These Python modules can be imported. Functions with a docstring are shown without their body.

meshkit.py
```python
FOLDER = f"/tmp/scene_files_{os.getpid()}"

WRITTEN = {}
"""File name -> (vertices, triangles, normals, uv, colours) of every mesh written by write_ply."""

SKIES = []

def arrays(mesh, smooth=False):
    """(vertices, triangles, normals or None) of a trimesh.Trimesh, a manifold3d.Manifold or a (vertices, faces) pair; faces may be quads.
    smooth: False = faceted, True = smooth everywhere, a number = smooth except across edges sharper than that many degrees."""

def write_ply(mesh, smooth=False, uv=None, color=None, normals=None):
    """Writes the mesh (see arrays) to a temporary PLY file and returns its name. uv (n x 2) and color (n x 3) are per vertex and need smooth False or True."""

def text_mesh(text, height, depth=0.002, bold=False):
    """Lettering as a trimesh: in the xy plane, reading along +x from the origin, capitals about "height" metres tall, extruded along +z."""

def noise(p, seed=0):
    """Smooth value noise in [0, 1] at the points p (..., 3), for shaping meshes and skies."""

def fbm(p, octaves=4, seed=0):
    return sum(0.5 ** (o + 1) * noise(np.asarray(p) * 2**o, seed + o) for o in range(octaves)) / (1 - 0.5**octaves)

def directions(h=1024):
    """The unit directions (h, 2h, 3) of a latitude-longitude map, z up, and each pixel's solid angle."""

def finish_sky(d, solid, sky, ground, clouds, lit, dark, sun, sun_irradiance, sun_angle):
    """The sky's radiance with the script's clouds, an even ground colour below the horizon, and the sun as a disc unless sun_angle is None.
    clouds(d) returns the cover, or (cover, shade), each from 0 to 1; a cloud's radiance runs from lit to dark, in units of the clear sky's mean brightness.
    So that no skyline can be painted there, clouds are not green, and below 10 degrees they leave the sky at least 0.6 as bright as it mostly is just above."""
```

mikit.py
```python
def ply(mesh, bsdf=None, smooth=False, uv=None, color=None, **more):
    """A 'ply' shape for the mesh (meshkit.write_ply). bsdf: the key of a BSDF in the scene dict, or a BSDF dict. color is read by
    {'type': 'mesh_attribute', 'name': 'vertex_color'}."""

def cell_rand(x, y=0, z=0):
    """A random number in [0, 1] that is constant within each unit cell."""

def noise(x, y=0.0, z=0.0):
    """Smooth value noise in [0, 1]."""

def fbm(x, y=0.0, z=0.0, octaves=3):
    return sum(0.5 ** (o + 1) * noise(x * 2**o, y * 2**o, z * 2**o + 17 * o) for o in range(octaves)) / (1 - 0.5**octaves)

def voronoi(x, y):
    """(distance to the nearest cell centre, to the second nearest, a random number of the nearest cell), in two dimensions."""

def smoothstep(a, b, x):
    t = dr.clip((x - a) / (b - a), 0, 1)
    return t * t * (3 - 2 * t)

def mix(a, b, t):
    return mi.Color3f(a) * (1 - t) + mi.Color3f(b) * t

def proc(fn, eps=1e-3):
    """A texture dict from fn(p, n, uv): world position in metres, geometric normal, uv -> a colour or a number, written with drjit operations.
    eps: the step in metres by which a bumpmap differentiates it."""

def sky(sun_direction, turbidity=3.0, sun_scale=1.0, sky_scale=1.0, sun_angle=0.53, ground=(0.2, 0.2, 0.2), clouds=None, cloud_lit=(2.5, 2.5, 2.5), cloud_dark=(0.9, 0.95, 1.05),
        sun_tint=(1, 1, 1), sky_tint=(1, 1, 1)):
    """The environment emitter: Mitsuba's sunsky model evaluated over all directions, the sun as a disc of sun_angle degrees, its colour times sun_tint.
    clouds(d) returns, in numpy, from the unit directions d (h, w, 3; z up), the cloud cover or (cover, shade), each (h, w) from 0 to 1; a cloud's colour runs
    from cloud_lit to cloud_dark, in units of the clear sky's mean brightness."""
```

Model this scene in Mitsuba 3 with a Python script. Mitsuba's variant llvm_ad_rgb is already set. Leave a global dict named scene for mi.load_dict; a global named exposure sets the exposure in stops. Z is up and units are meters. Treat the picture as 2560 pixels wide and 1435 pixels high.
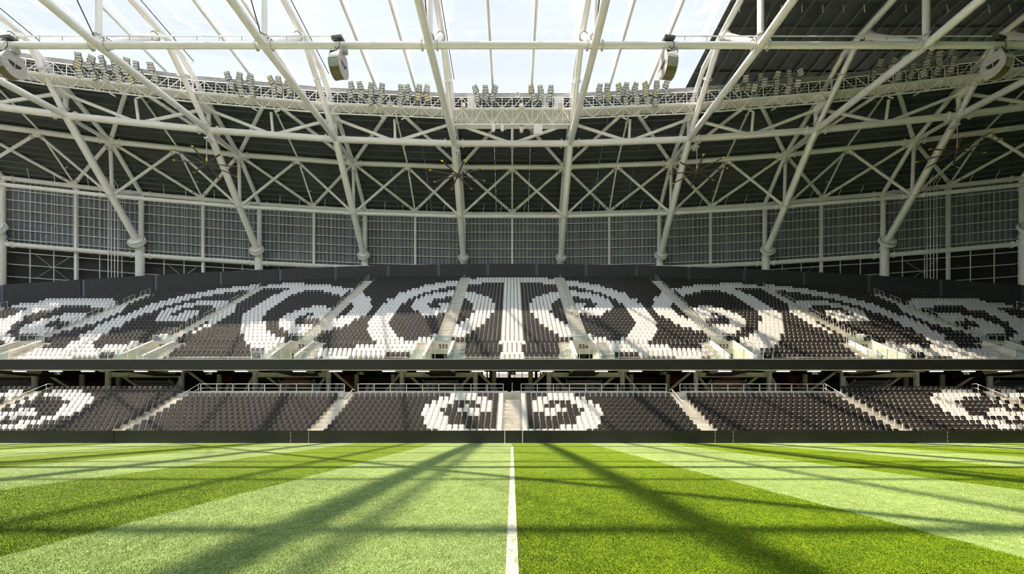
import math, random
import numpy as np
import drjit as dr
import mitsuba as mi
import mikit, meshkit

T = mi.ScalarTransform4f
scene, labels = {}, {}
rng = np.random.default_rng(7)
random.seed(7)

# ---------------------------------------------------------------- camera, sky, sun, exposure
exposure = 0.9
CAM_H = 1.5                       # eye height on the halfway line
FOC = 1120.0                      # focal length in pixels of the 2560 px wide frame
scene['camera'] = {
    'type': 'perspective', 'fov': math.degrees(2 * math.atan(1280 / FOC)), 'fov_axis': 'x',
    'near_clip': 0.05, 'far_clip': 1500.0,
    'principal_point_offset_x': -0.5 / 2560.0, 'principal_point_offset_y': -(1058 - 717.5) / 1435.0,   # lens shifted up
    'to_world': T().look_at(origin=[0, 0, CAM_H], target=[0, 10, CAM_H], up=[0, 0, 1])}
SUN = np.array([-0.57, 0.04, 1.0])


def thin_clouds(d):
    p = d / np.maximum(d[..., 2:3], 0.12)
    c = meshkit.fbm(p * np.array([1.1, 1.6, 1.0]) + 3.1, 5, 3)
    cover = np.clip((c - 0.30) / 0.30, 0.0, 1.0)
    return 0.80 + 0.20 * cover, 0.5 * (1 - cover)


scene['sky'] = mikit.sky(SUN, turbidity=3.0, sun_scale=3.9, sky_scale=1.0, clouds=thin_clouds,
                         cloud_lit=(7.1, 7.5, 8.1), cloud_dark=(5.9, 6.4, 7.2), sun_tint=(1.04, 1.0, 0.93), ground=(0.2, 0.22, 0.2))

# ---------------------------------------------------------------- materials


def two(b):
    return {'type': 'twosided', 'b': b}


def plain(col, rough=0.5, metal=0.0, spec=0.5):
    return two({'type': 'principled', 'base_color': {'type': 'rgb', 'value': list(col)}, 'roughness': rough, 'metallic': metal, 'specular': spec})


def speckled(col, amount, scale, rough=0.7, second=None):
    c2 = second or [c * (1 - amount) for c in col]

    def fn(p, n, uv):
        t = mikit.fbm(p.x * scale, p.y * scale, p.z * scale, 3)
        return mikit.mix(col, c2, mikit.smoothstep(0.3, 0.7, t))
    return two({'type': 'principled', 'base_color': mikit.proc(fn), 'roughness': rough, 'specular': 0.4})


STRIPE = 5.72                                             # width of the mown bands


def grass_color(p, n, uv):
    k = dr.floor(p.x / STRIPE + mikit.noise(p.y * 3.0, p.x * 3.0) * 0.012)
    odd = k - 2 * dr.floor(k / 2)
    fine = mikit.noise(p.x * 70, p.y * 34, p.z * 60)
    mid = mikit.fbm(p.x * 7, p.y * 5, 0, 3)
    big = mikit.fbm(p.x * 0.5, p.y * 0.35, 4.0, 3)
    light = mikit.mix((0.098, 0.165, 0.036), (0.225, 0.305, 0.120), mikit.smoothstep(0.15, 0.9, fine * 0.6 + mid * 0.4))
    dark = mikit.mix((0.045, 0.092, 0.0007), (0.135, 0.205, 0.004), mikit.smoothstep(0.15, 0.9, fine * 0.6 + mid * 0.4))
    c = mikit.mix(dark, light, odd) * (0.82 + 0.36 * big)
    return c


def blade_color(p, n, uv):
    return grass_color(p, n, uv) * 1.6


def line_color(p, n, uv):
    t = mikit.noise(p.x * 60, p.y * 30, 1.0) * 0.6 + mikit.noise(p.x * 18, p.y * 9, 5.0) * 0.4
    return mikit.mix((0.17, 0.22, 0.11), (0.37, 0.375, 0.35), mikit.smoothstep(0.15, 0.5, t))


def grass_bump(p, n, uv):
    return mikit.noise(p.x * 55, p.y * 40, 0) * 0.6 + mikit.noise(p.x * 17, p.y * 11, 3) * 0.4


scene['grass_mat'] = {'type': 'bumpmap', 'scale': 0.02, 'b': mikit.proc(grass_bump, 0.004),
                      'bsdf': two({'type': 'principled', 'base_color': mikit.proc(grass_color), 'roughness': 0.75, 'specular': 0.25})}
scene['blade_mat'] = two({'type': 'principled', 'base_color': mikit.proc(blade_color), 'roughness': 0.6, 'specular': 0.3})
scene['line_mat'] = two({'type': 'principled', 'base_color': mikit.proc(line_color), 'roughness': 0.8, 'specular': 0.2})
MATS = dict(
    steel=plain((0.86, 0.86, 0.87), 0.38), steel_grey=plain((0.42, 0.43, 0.42), 0.4), bolt=plain((0.06, 0.06, 0.06), 0.4),
    deck=speckled((0.040, 0.054, 0.058), 0.35, 0.6, 0.5), purlin=plain((0.085, 0.095, 0.092), 0.5),
    concrete=speckled((0.66, 0.645, 0.60), 0.18, 0.9, 0.8), step=speckled((0.74, 0.73, 0.69), 0.12, 2.0, 0.8),
    cast=speckled((0.70, 0.68, 0.60), 0.14, 1.5, 0.75),
    black_plastic=plain((0.016, 0.0165, 0.019), 0.42, 0.0, 0.35), black_pad=plain((0.036, 0.0325, 0.032), 0.65, 0.0, 0.3), white_pad=plain((0.74, 0.745, 0.76), 0.45), white_plastic=plain((0.73, 0.745, 0.77), 0.36), seat_bracket=plain((0.55, 0.55, 0.54), 0.4),
    fascia=plain((0.034, 0.036, 0.038), 0.38), board=plain((0.038, 0.040, 0.042), 0.33), board_edge=plain((0.7, 0.7, 0.7), 0.5),
    parapet=plain((0.026, 0.029, 0.035), 0.5), parapet_post=plain((0.085, 0.105, 0.15), 0.5),
    cladding=speckled((0.13, 0.15, 0.19), 0.3, 0.35, 0.45), batten=plain((0.27, 0.30, 0.35), 0.5), girt=plain((0.60, 0.62, 0.62), 0.45),
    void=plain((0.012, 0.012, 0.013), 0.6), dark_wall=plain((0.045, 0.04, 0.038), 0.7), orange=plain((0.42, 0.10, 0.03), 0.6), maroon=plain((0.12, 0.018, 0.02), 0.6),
    beam=plain((0.66, 0.64, 0.50), 0.5), rail=plain((0.70, 0.70, 0.69), 0.3, 0.4),
    yellow=plain((0.75, 0.47, 0.03), 0.4), fan_blade=plain((0.10, 0.10, 0.09), 0.3, 0.3), lamp_face=plain((0.60, 0.62, 0.58), 0.25), lamp_warm=plain((0.64, 0.59, 0.36), 0.25), lamp_body=plain((0.085, 0.09, 0.09), 0.4),
    speaker_grey=speckled((0.50, 0.50, 0.53), 0.35, 14.0, 0.6), speaker_olive=plain((0.10, 0.10, 0.045), 0.5), speaker_body=plain((0.30, 0.32, 0.31), 0.5),
    ink=plain((0.012, 0.012, 0.014), 0.5), green_sign=plain((0.01, 0.05, 0.028), 0.4), sign_white=plain((0.6, 0.66, 0.62), 0.4), cable=plain((0.03, 0.032, 0.035), 0.4),
    box_white=plain((0.72, 0.73, 0.72), 0.5), pale_outside=plain((0.75, 0.74, 0.72), 0.7),
    balustrade={'type': 'thindielectric', 'int_ior': 1.5, 'specular_transmittance': {'type': 'rgb', 'value': [0.72, 0.86, 0.85]}},
    clear_roof={'type': 'thindielectric', 'int_ior': 1.38, 'specular_transmittance': {'type': 'rgb', 'value': [0.95, 0.965, 0.98]}},
)
for k_, v_ in MATS.items():
    scene[k_ + '_mat'] = v_

# ---------------------------------------------------------------- mesh helpers


class MB:
    """Collects pieces into one mesh; flat faces keep their own vertices, round ones share theirs."""

    def __init__(s):
        s.v, s.f, s.n = [], [], 0

    def add(s, v, f):
        v = np.asarray(v, float).reshape(-1, 3)
        f = np.asarray(f, int).reshape(-1, 3)
        s.v.append(v)
        s.f.append(f + s.n)
        s.n += len(v)
        return s

    def quad(s, a, b, c, d):
        return s.add([a, b, c, d], [[0, 1, 2], [0, 2, 3]])

    def hexa(s, p):
        for i in ((0, 3, 2, 1), (4, 5, 6, 7), (0, 1, 5, 4), (1, 2, 6, 5), (2, 3, 7, 6), (3, 0, 4, 7)):
            s.quad(*[p[j] for j in i])
        return s

    def box(s, x0, x1, y0, y1, z0, z1):
        return s.hexa([(x0, y0, z0), (x1, y0, z0), (x1, y1, z0), (x0, y1, z0), (x0, y0, z1), (x1, y0, z1), (x1, y1, z1), (x0, y1, z1)])

    def tube(s, p0, p1, r, r1=None, n=10, caps=True):
        p0, p1 = np.asarray(p0, float), np.asarray(p1, float)
        d = p1 - p0
        d = d / np.linalg.norm(d)
        a = np.cross(d, [0, 0, 1] if abs(d[2]) < 0.9 else [1, 0, 0])
        a /= np.linalg.norm(a)
        b = np.cross(d, a)
        t = np.arange(n) * 2 * np.pi / n
        ring = np.cos(t)[:, None] * a + np.sin(t)[:, None] * b
        r1 = r if r1 is None else r1
        i = np.arange(n)
        j = (i + 1) % n
        s.add(np.vstack([p0 + ring * r, p1 + ring * r1]), np.vstack([np.stack([i, j, j + n], 1), np.stack([i, j + n, i + n], 1)]))
        if caps:
            k = np.arange(1, n - 1)
            s.add(p0 + ring * r, np.stack([k * 0, k + 1, k], 1))
            s.add(p1 + ring * r1, np.stack([k * 0, k, k + 1], 1))
        return s

    def path(s, pts, r, n=6):
        for a, b in zip(pts[:-1], pts[1:]):
            s.tube(a, b, r, n=n)
        return s

    def bar(s, p0, p1, w, h, up=(0, 0, 1)):
        p0, p1 = np.asarray(p0, float), np.asarray(p1, float)
        d = (p1 - p0) / np.linalg.norm(p1 - p0)
        a = np.cross(d, up)
        if np.linalg.norm(a) < 1e-6:
            a = np.cross(d, [1, 0, 0])
        a /= np.linalg.norm(a)
        b = np.cross(a, d)
        c = [p + a * sx * w / 2 + b * sz * h / 2 for p in (p0, p1) for sx, sz in ((-1, -1), (1, -1), (1, 1), (-1, 1))]
        return s.hexa([c[0], c[1], c[2], c[3], c[4], c[5], c[6], c[7]])

    def slab(s, front, back):
        """A convex outline in 3-D (front) with its copy (back): both faces and the rim."""
        front, back = np.asarray(front, float), np.asarray(back, float)
        n = len(front)
        k = np.arange(1, n - 1)
        s.add(front, np.stack([k * 0, k, k + 1], 1))
        s.add(back, np.stack([k * 0, k + 1, k], 1))
        i = np.arange(n)
        j = (i + 1) % n
        return s.add(np.vstack([front, back]), np.vstack([np.stack([i, i + n, j + n], 1), np.stack([i, j + n, j], 1)]))

    def get(s):
        return np.vstack(s.v), np.vstack(s.f)


_count = {}


def numbered(name):
    k = _count.get(name, -1) + 1
    _count[name] = k
    return name if k == 0 else f'{name}_{k:03d}'


def tag(key, label, cat=None, group=None, kind=None):
    labels[key] = {'label': label}
    if cat:
        labels[key]['category'] = cat
    if group:
        labels[key]['group'] = group
    if kind:
        labels[key]['kind'] = kind
    return key


def thing(name, label, cat, group=None, kind=None):
    return tag(numbered(name), label, cat, group, kind)


def setting(name, label):
    return tag(numbered(name), label, None, None, 'structure')


def put(key, mb, mat, smooth=True):
    scene[key] = mikit.ply(mb.get() if isinstance(mb, MB) else mb, mat + '_mat', smooth=smooth)
    return key


def part(parent, name, mb, mat, label=None, kind=None):
    key = numbered(parent + '__' + name)
    put(key, mb, mat)
    if label or kind:
        labels[key] = {k: v for k, v in (('label', label), ('kind', kind)) if v}
    return key


def share(parent, name, ply, to_world):
    key = numbered(parent + '__' + name)
    scene[key] = {**ply, 'to_world': to_world}
    return key


ORD = ['zeroth', 'first', 'second', 'third', 'fourth', 'fifth', 'sixth', 'seventh', 'eighth', 'ninth', 'tenth', 'eleventh', 'twelfth', 'thirteenth', 'fourteenth', 'fifteenth',
       'sixteenth', 'seventeenth', 'eighteenth', 'nineteenth']
TENS = {2: ('twentieth', 'twenty'), 3: ('thirtieth', 'thirty'), 4: ('fortieth', 'forty'), 5: ('fiftieth', 'fifty'), 6: ('sixtieth', 'sixty')}


def nth(k):
    if k < 20:
        return ORD[k]
    t, u = divmod(k, 10)
    return TENS[t][0] if u == 0 else TENS[t][1] + '-' + ORD[u]


V = lambda *a: np.array(a, float)
lerp = lambda a, b, t: a + (np.asarray(b, float) - a) * t

# plan curves of the bowl: depth of each ring in front of the camera at the distance x from the halfway line
DH = lambda x: 75.5 - 0.0021 * x * x          # column heads
DM = lambda x: 70.1 - 0.0020 * x * x          # middle ring
DJ = lambda x: 63.1 - 0.0018 * x * x          # main ring
DK = lambda x: 60.3 - 0.0019 * x * x          # catwalk
DP = lambda x: 74.6 - 0.0029 * x * x          # parapet behind the last seat row
ZH, ZE, ZM, ZJ, ZK, ZT = 28.7, 36.8, 41.5, 40.8, 43.8, 46.8
BAY = 16.3
XT = [(i - 4.5) * BAY for i in range(10)]     # roof trusses, all parallel to the halfway line
MID = -6.0                                    # the centre spot's depth: the far half mirrors the near one
far = lambda d: 2 * MID - d

# ================================================================ the pitch
setting('pitch', 'mown grass pitch striped in pale and dark green bands')
put('pitch', MB().quad((-90, -75, 0), (90, -75, 0), (90, 33.4, 0), (-90, 33.4, 0)), 'grass', False)
part('pitch', 'halfway_line', MB().box(-0.066, 0.066, -41, 29.0, -0.01, 0.005), 'line', 'white painted halfway line')
part('pitch', 'touchline', MB().box(-60, 60, 28.95, 29.08, -0.01, 0.004), 'line', 'white painted touchline along the far side')


def blades(n, d0, d1, size, fade):
    d = d0 * (d1 / d0) ** rng.random(n)                                  # as dense as they look large
    x = (rng.random(n) * 2 - 1) * (1.16 * d + 0.8)
    a = rng.random(n) * 2 * np.pi
    s = size * (1 + 0.05 * (d - d0)) * np.clip((fade - d) / (fade * 0.55), 0.12, 1.0)
    h = s * (0.55 + 0.7 * rng.random(n))
    w = s * 0.15
    lean = s[:, None] * 0.8 * (rng.random((n, 2)) - 0.5)
    # mown bands: the blades lie away from the camera in the pale bands, towards it in the dark ones
    lay = np.where(np.floor(x / STRIPE) % 2 == 1, 0.45, -0.35) * s
    base = np.stack([x, d, np.zeros(n)], 1)
    side = np.stack([np.cos(a) * w, np.sin(a) * w, np.zeros(n)], 1)
    tip = base + np.stack([lean[:, 0], lean[:, 1] + lay, h], 1)
    keep = np.abs(x) > 0.07
    v = np.stack([base - side, base + side, tip], 1)[keep].reshape(-1, 3)
    return v, np.arange(len(v)).reshape(-1, 3)


thing('grass_blades', 'short green grass blades covering the near part of the pitch', 'grass', kind='stuff')
put('grass_blades', blades(800000, 3.4, 22.0, 0.0165, 23.0), 'blade', False)

# ================================================================ perimeter boards
BD = 33.55
cuts = [-47, -29.8, -16.6, -15.25, -0.56, 0.78, 15.2, 16.55, 31.1, 32.6, 47]
names = ['fifth board left of the halfway line, running out to the left', 'long board between the two left aisles', 'short gate board closing the aisle left of centre', 'long board left of the halfway line',
         'short gate board closing the centre aisle', 'long board right of the halfway line', 'short gate board closing the aisle right of centre', 'long board right of the gate on the right',
         'short gate board at the second aisle right of centre', 'board running out to the right']
for i, (a, b) in enumerate(zip(cuts[:-1], cuts[1:])):
    k = thing('perimeter_board', 'dark advertising panel, ' + names[i], 'perimeter board', 'dark boards along the pitch')
    part(k, 'screen', MB().box(a + 0.03, b - 0.03, BD, BD + 0.12, 0.03, 0.915), 'board')
    part(k, 'top_rail', MB().box(a + 0.03, b - 0.03, BD - 0.01, BD + 0.16, 0.915, 0.945), 'fascia')
    part(k, 'kerb', MB().box(a + 0.03, b - 0.03, BD + 0.02, BD + 0.14, 0.0, 0.03), 'bolt')
    if i in (2, 3, 4, 5, 6, 7, 9):
        for z0, z1 in (((0.05, 0.9),) if i in (4, 5) else ((0.08, 0.28), (0.40, 0.62), (0.70, 0.86))):
            part(k, 'edge_strip', MB().box(a - 0.012, a + 0.022, BD - 0.012, BD + 0.05, z0, z1), 'board_edge')

# ================================================================ terraces
LD = lambda i: 35.0 + 0.756 * i
LZ = lambda i: 0.24 + 0.342 * i + 0.0022 * i * i         # tread of lower row i
UD = lambda i: 45.05 + 0.90 * i
UZ = lambda i: 7.41 + 0.557 * i                           # tread of upper row i
AISLE_L = [(-46.2, -44.9), (-31.5, -30.2), (-16.2, -14.9), (-0.62, 0.62), (14.9, 16.2), (30.2, 31.5), (44.9, 46.2)]
AISLE_U = [(s * x - 0.64, s * x + 0.64) for x in (67.2, 52.5, 37.9, 22.8, 7.6) for s in (-1,)] + [(x - 0.64, x + 0.64) for x in (7.6, 22.8, 37.9, 52.5, 67.2)]
VOM = {-67.2: '339', -52.5: '338', -37.9: '337', -22.8: '336', -7.6: '335', 7.6: '334', 22.8: '333', 37.9: '332', 52.5: '331', 67.2: '330'}
VW = {n: ORD[i] for i, n in enumerate(('339', '338', '337', '336', '335', '334', '333', '332', '331', '330'))}
VW['339'], VW['330'] = 'outermost left', 'outermost right'   # outside the frame
VOM_IN = 1.12                                              # half width of the opening


def xmax(d):
    return math.sqrt(max((74.6 - d - 0.25) / 0.0029, 0.0))


setting('lower_terrace', 'pale concrete steps of the lower tier')
for i in range(12):
    d0, d1 = LD(i) - 0.70, LD(i) + 0.056
    w = 1.25 * d1 + 4
    if i < 10:
        part('lower_terrace', 'tread', MB().box(-w, w, d0, d1 + 0.02, LZ(i) - 0.45, LZ(i)), 'concrete')
    else:
        for s in (-1, 1):
            a, b = sorted((s * 29.8, s * w))
            part('lower_terrace', 'tread', MB().box(a, b, d0, d1 + 0.02, LZ(i) - 0.45, LZ(i)), 'concrete')
setting('platform', 'concrete platform behind the lower rows with a white front edge')
put('platform', MB().box(-29.8, 29.8, 42.25, 58.0, 3.2, 4.45), 'concrete')
for s in (-1, 1):
    a, b = sorted((s * 29.8, s * 78))
    part('platform', 'side_floor', MB().box(a, b, LD(11) + 0.08, 58.0, 3.2, 4.6), 'concrete')


def stair(key, x0, x1, d0, z0, run, rise, n, half=2):
    """One flight: n rows, each of half steps, as one stepped prism."""
    pts = []
    for k in range(n * half):
        pts += [(d0 + run * k / half, z0 + rise * (k + 1) / half), (d0 + run * (k + 1) / half, z0 + rise * (k + 1) / half)]
    m = MB()
    for (ya, za), (yb, zb) in zip([(d0, z0)] + pts[:-1], pts):
        m.quad((x0, ya, za), (x1, ya, za), (x1, yb, zb), (x0, yb, zb))
        if abs(za - zb) < 1e-6:
            for x in (x0, x1):
                m.quad((x, ya, za - 0.4), (x, yb, za - 0.4), (x, yb, za), (x, ya, za))
    return m


for j, (a, b) in enumerate(AISLE_L):
    k = setting('aisle_stairs', f'pale concrete aisle steps of the lower tier, {ORD[j + 1]} aisle from the left')
    m = MB()
    for i in range(10 if abs(a + b) < 62 else 11):
        dz = LZ(i + 1) - LZ(i)
        m.box(a, b, LD(i) + 0.056 - 0.36, LD(i) + 0.08, LZ(i) - 0.02, LZ(i) + dz / 2)
    put(k, m, 'step')

setting('upper_terrace', 'pale concrete steps of the upper tier')
VX = sorted(VOM)
for i in range(33):
    d0, d1 = UD(i) - 0.85, UD(i) + 0.07
    w = min(xmax(UD(i)) + 0.3, 1.22 * d1 + 6)
    edges = [-w] + ([e for v in VX if abs(v) < w - 3 for e in (v - VOM_IN - 0.2, v + VOM_IN + 0.2)] if i < 5 else []) + [w]
    for a, b in zip(edges[::2], edges[1::2]):
        part('upper_terrace', 'tread', MB().box(a, b, d0, d1, UZ(i) - 0.62, UZ(i)), 'concrete')
for j, (a, b) in enumerate(AISLE_U):
    c = (a + b) / 2
    k = setting('aisle_stairs', f'pale concrete aisle steps above the {VW[VOM[round(c, 1)]]} numbered entrance from the left')
    m = MB()
    for i in range(5, 32):
        if xmax(UD(i + 1)) > abs(c) + 0.6:
            m.box(a, b, UD(i) + 0.07 - 0.44, UD(i) + 0.09, UZ(i) - 0.02, UZ(i) + 0.2785)
    put(k, m, 'step')

# ================================================================ seats
PATTERN = [[(-49.6,-44.4),(-18.7,-16.7),(-1.2,0.0)],[(-49.9,-42.1),(-20.4,-12.8),(-1.2,0.0)],[(-50.1,-39.3),(-25.6,-24.5),(-20.7,-9.6),(-1.2,0.0)],
    [(-47.4,-44.5),(-43.6,-39.4),(-27.6,-24.6),(-16.7,-9.4),(-1.2,0.0)],[(-56.3,-55.4),(-47.9,-45.5),(-41.6,-39.4),(-28.6,-24.8),(-14.8,-8.9),(-1.3,0.0)],
    [(-57.4,-54.9),(-47.9,-45.5),(-29.6,-25.2),(-15.2,-11.9),(-10.4,-8.3),(-1.3,0.0)],
    [(-58.4,-56.5),(-48.5,-46.1),(-39.7,-38.2),(-30.2,-26.8),(-15.7,-12.8),(-9.0,-8.4),(-6.7,-5.1),(-1.3,0.0)],
    [(-59.5,-57.7),(-56.2,-52.8),(-48.5,-46.1),(-38.7,-38.2),(-36.6,-35.9),(-31.1,-27.8),(-25.4,-23.2),(-16.2,-13.3),(-6.8,-4.6),(-1.3,0.0)],
    [(-60.5,-58.5),(-57.1,-52.6),(-52.3,-51.1),(-48.6,-46.6),(-36.6,-36.0),(-31.7,-28.8),(-26.8,-23.3),(-21.7,-21.1),(-16.7,-13.8),(-6.9,-4.2),(-1.3,0.0)],
    [(-61.5,-59.1),(-57.7,-55.2),(-53.3,-52.8),(-51.7,-50.6),(-49.1,-46.4),(-36.6,-35.5),(-32.1,-29.3),(-27.8,-23.4),(-21.8,-20.2),(-16.8,-14.3),(-7.1,-3.7),(-1.3,0.0)],
    [(-62.3,-59.7),(-57.8,-55.8),(-51.7,-50.2),(-49.2,-46.7),(-36.8,-35.5),(-32.7,-29.8),(-28.3,-25.9),(-21.9,-19.7),(-17.3,-14.9),(-6.1,-3.2),(-1.3,0.0)],
    [(-62.6,-59.9),(-57.9,-55.8),(-55.4,-53.3),(-51.7,-50.2),(-49.2,-46.6),(-43.8,-39.9),(-37.0,-35.6),(-33.2,-30.7),(-28.4,-26.4),(-22.0,-19.3),(-17.3,-14.9),(-5.7,-3.2),(-1.3,0.0)],
    [(-62.8,-60.6),(-57.2,-53.3),(-51.7,-50.3),(-49.2,-46.7),(-44.4,-39.6),(-37.1,-35.4),(-33.5,-31.1),(-28.6,-26.7),(-25.7,-23.1),(-21.5,-19.1),(-17.6,-15.2),(-5.4,-3.0),(-1.0,0.0)],
    [(-62.9,-60.6),(-56.8,-53.9),(-51.8,-50.3),(-48.8,-46.8),(-44.9,-43.1),(-42.1,-39.6),(-37.0,-35.4),(-34.0,-31.1),(-28.6,-26.3),(-25.2,-23.3),(-21.0,-18.7),(-17.5,-15.2),(-11.2,-9.3),(-5.0,-3.0),(-1.0,0.0)],
    [(-63.1,-60.7),(-51.8,-50.4),(-48.9,-46.4),(-45.0,-43.1),(-42.1,-40.1),(-37.0,-35.5),(-34.0,-31.6),(-28.1,-23.4),(-21.0,-18.7),(-17.6,-15.2),(-12.1,-8.1),(-4.9,-2.5),(-1.0,0.0)],
    [(-63.2,-59.6),(-53.5,-52.1),(-51.8,-50.8),(-48.9,-46.4),(-45.0,-43.2),(-38.7,-37.9),(-37.0,-36.0),(-34.1,-31.6),(-27.7,-23.7),(-21.0,-18.6),(-17.6,-15.1),(-12.7,-8.1),(-5.0,-2.5),(-1.0,0.0)],
    [(-66.4,-59.9),(-55.7,-52.2),(-51.8,-51.2),(-48.5,-46.0),(-44.6,-42.2),(-39.7,-37.7),(-37.2,-36.5),(-34.1,-31.6),(-26.8,-24.8),(-21.1,-18.6),(-17.6,-15.0),(-13.2,-11.2),(-9.3,-8.1),(-5.0,-2.5),(-1.0,0.0)],
    [(-66.7,-52.3),(-48.5,-45.6),(-44.1,-37.8),(-34.1,-31.5),(-21.5,-19.0),(-17.6,-15.1),(-13.2,-11.3),(-9.7,-8.1),(-5.1,-2.5),(-1.0,0.0)],
    [(-70.9,-69.3),(-64.9,-54.4),(-48.0,-45.1),(-43.2,-38.0),(-34.2,-31.7),(-22.2,-19.5),(-17.1,-14.6),(-13.3,-11.2),(-5.5,-3.0),(-1.0,0.0)],
    [(-72.0,-70.3),(-65.8,-55.2),(-47.6,-44.6),(-34.2,-31.5),(-22.1,-19.6),(-17.2,-14.6),(-13.2,-10.8),(-6.0,-3.0),(-1.0,0.0)],
    [(-47.2,-43.7),(-34.2,-31.8),(-22.2,-20.1),(-16.6,-14.1),(-12.7,-9.7),(-7.0,-3.4),(-1.0,0.0)],
    [(-46.7,-42.8),(-34.2,-31.7),(-24.4,-24.0),(-22.2,-21.1),(-16.2,-13.6),(-12.2,-8.1),(-7.0,-4.5),(-1.0,0.0)],
    [(-45.7,-41.8),(-33.8,-31.2),(-25.9,-23.9),(-22.2,-21.7),(-16.2,-13.1),(-11.2,-8.1),(-7.0,-5.5),(-1.0,0.0)],
    [(-44.8,-40.0),(-33.8,-30.8),(-27.4,-23.9),(-15.2,-12.2),(-9.3,-8.1),(-1.0,0.0)],[(-43.8,-37.3),(-33.3,-23.8),(-14.8,-11.2),(-1.0,0.0)],
    [(-42.4,-37.5),(-37.3,-25.4),(-13.7,-9.8),(-1.0,0.0)],[(-40.0,-37.6),(-37.4,-27.4),(-13.3,-8.0),(-1.0,0.0)],[(-35.8,-32.3),(-11.8,-8.0),(-7.0,-4.9),(-1.0,0.0)],
    [(-10.3,-8.0),(-7.1,0.0)],[(-7.2,0.0)],[(-5.5,0.0)],[]]
LOWER_R = [  # white seats right of the centre line in the lower tier: row -> spans of x
    [(0.6, 5.9)], [(0.6, 1.15), (3.75, 6.75)], [(0.6, 1.15), (5.1, 7.1)], [(0.6, 1.15), (5.5, 7.45)], [(0.6, 1.15), (2.75, 4.0), (5.9, 7.8)], [(0.6, 1.15), (1.85, 5.0), (6.4, 7.85)],
    [(0.6, 1.15), (1.7, 3.0), (3.55, 4.45), (5.95, 7.85)], [(0.6, 1.15), (1.7, 3.05), (5.4, 7.35)], [(0.6, 1.15), (2.2, 6.75)], [(0.6, 1.15), (3.1, 5.75)], [], []]
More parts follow.
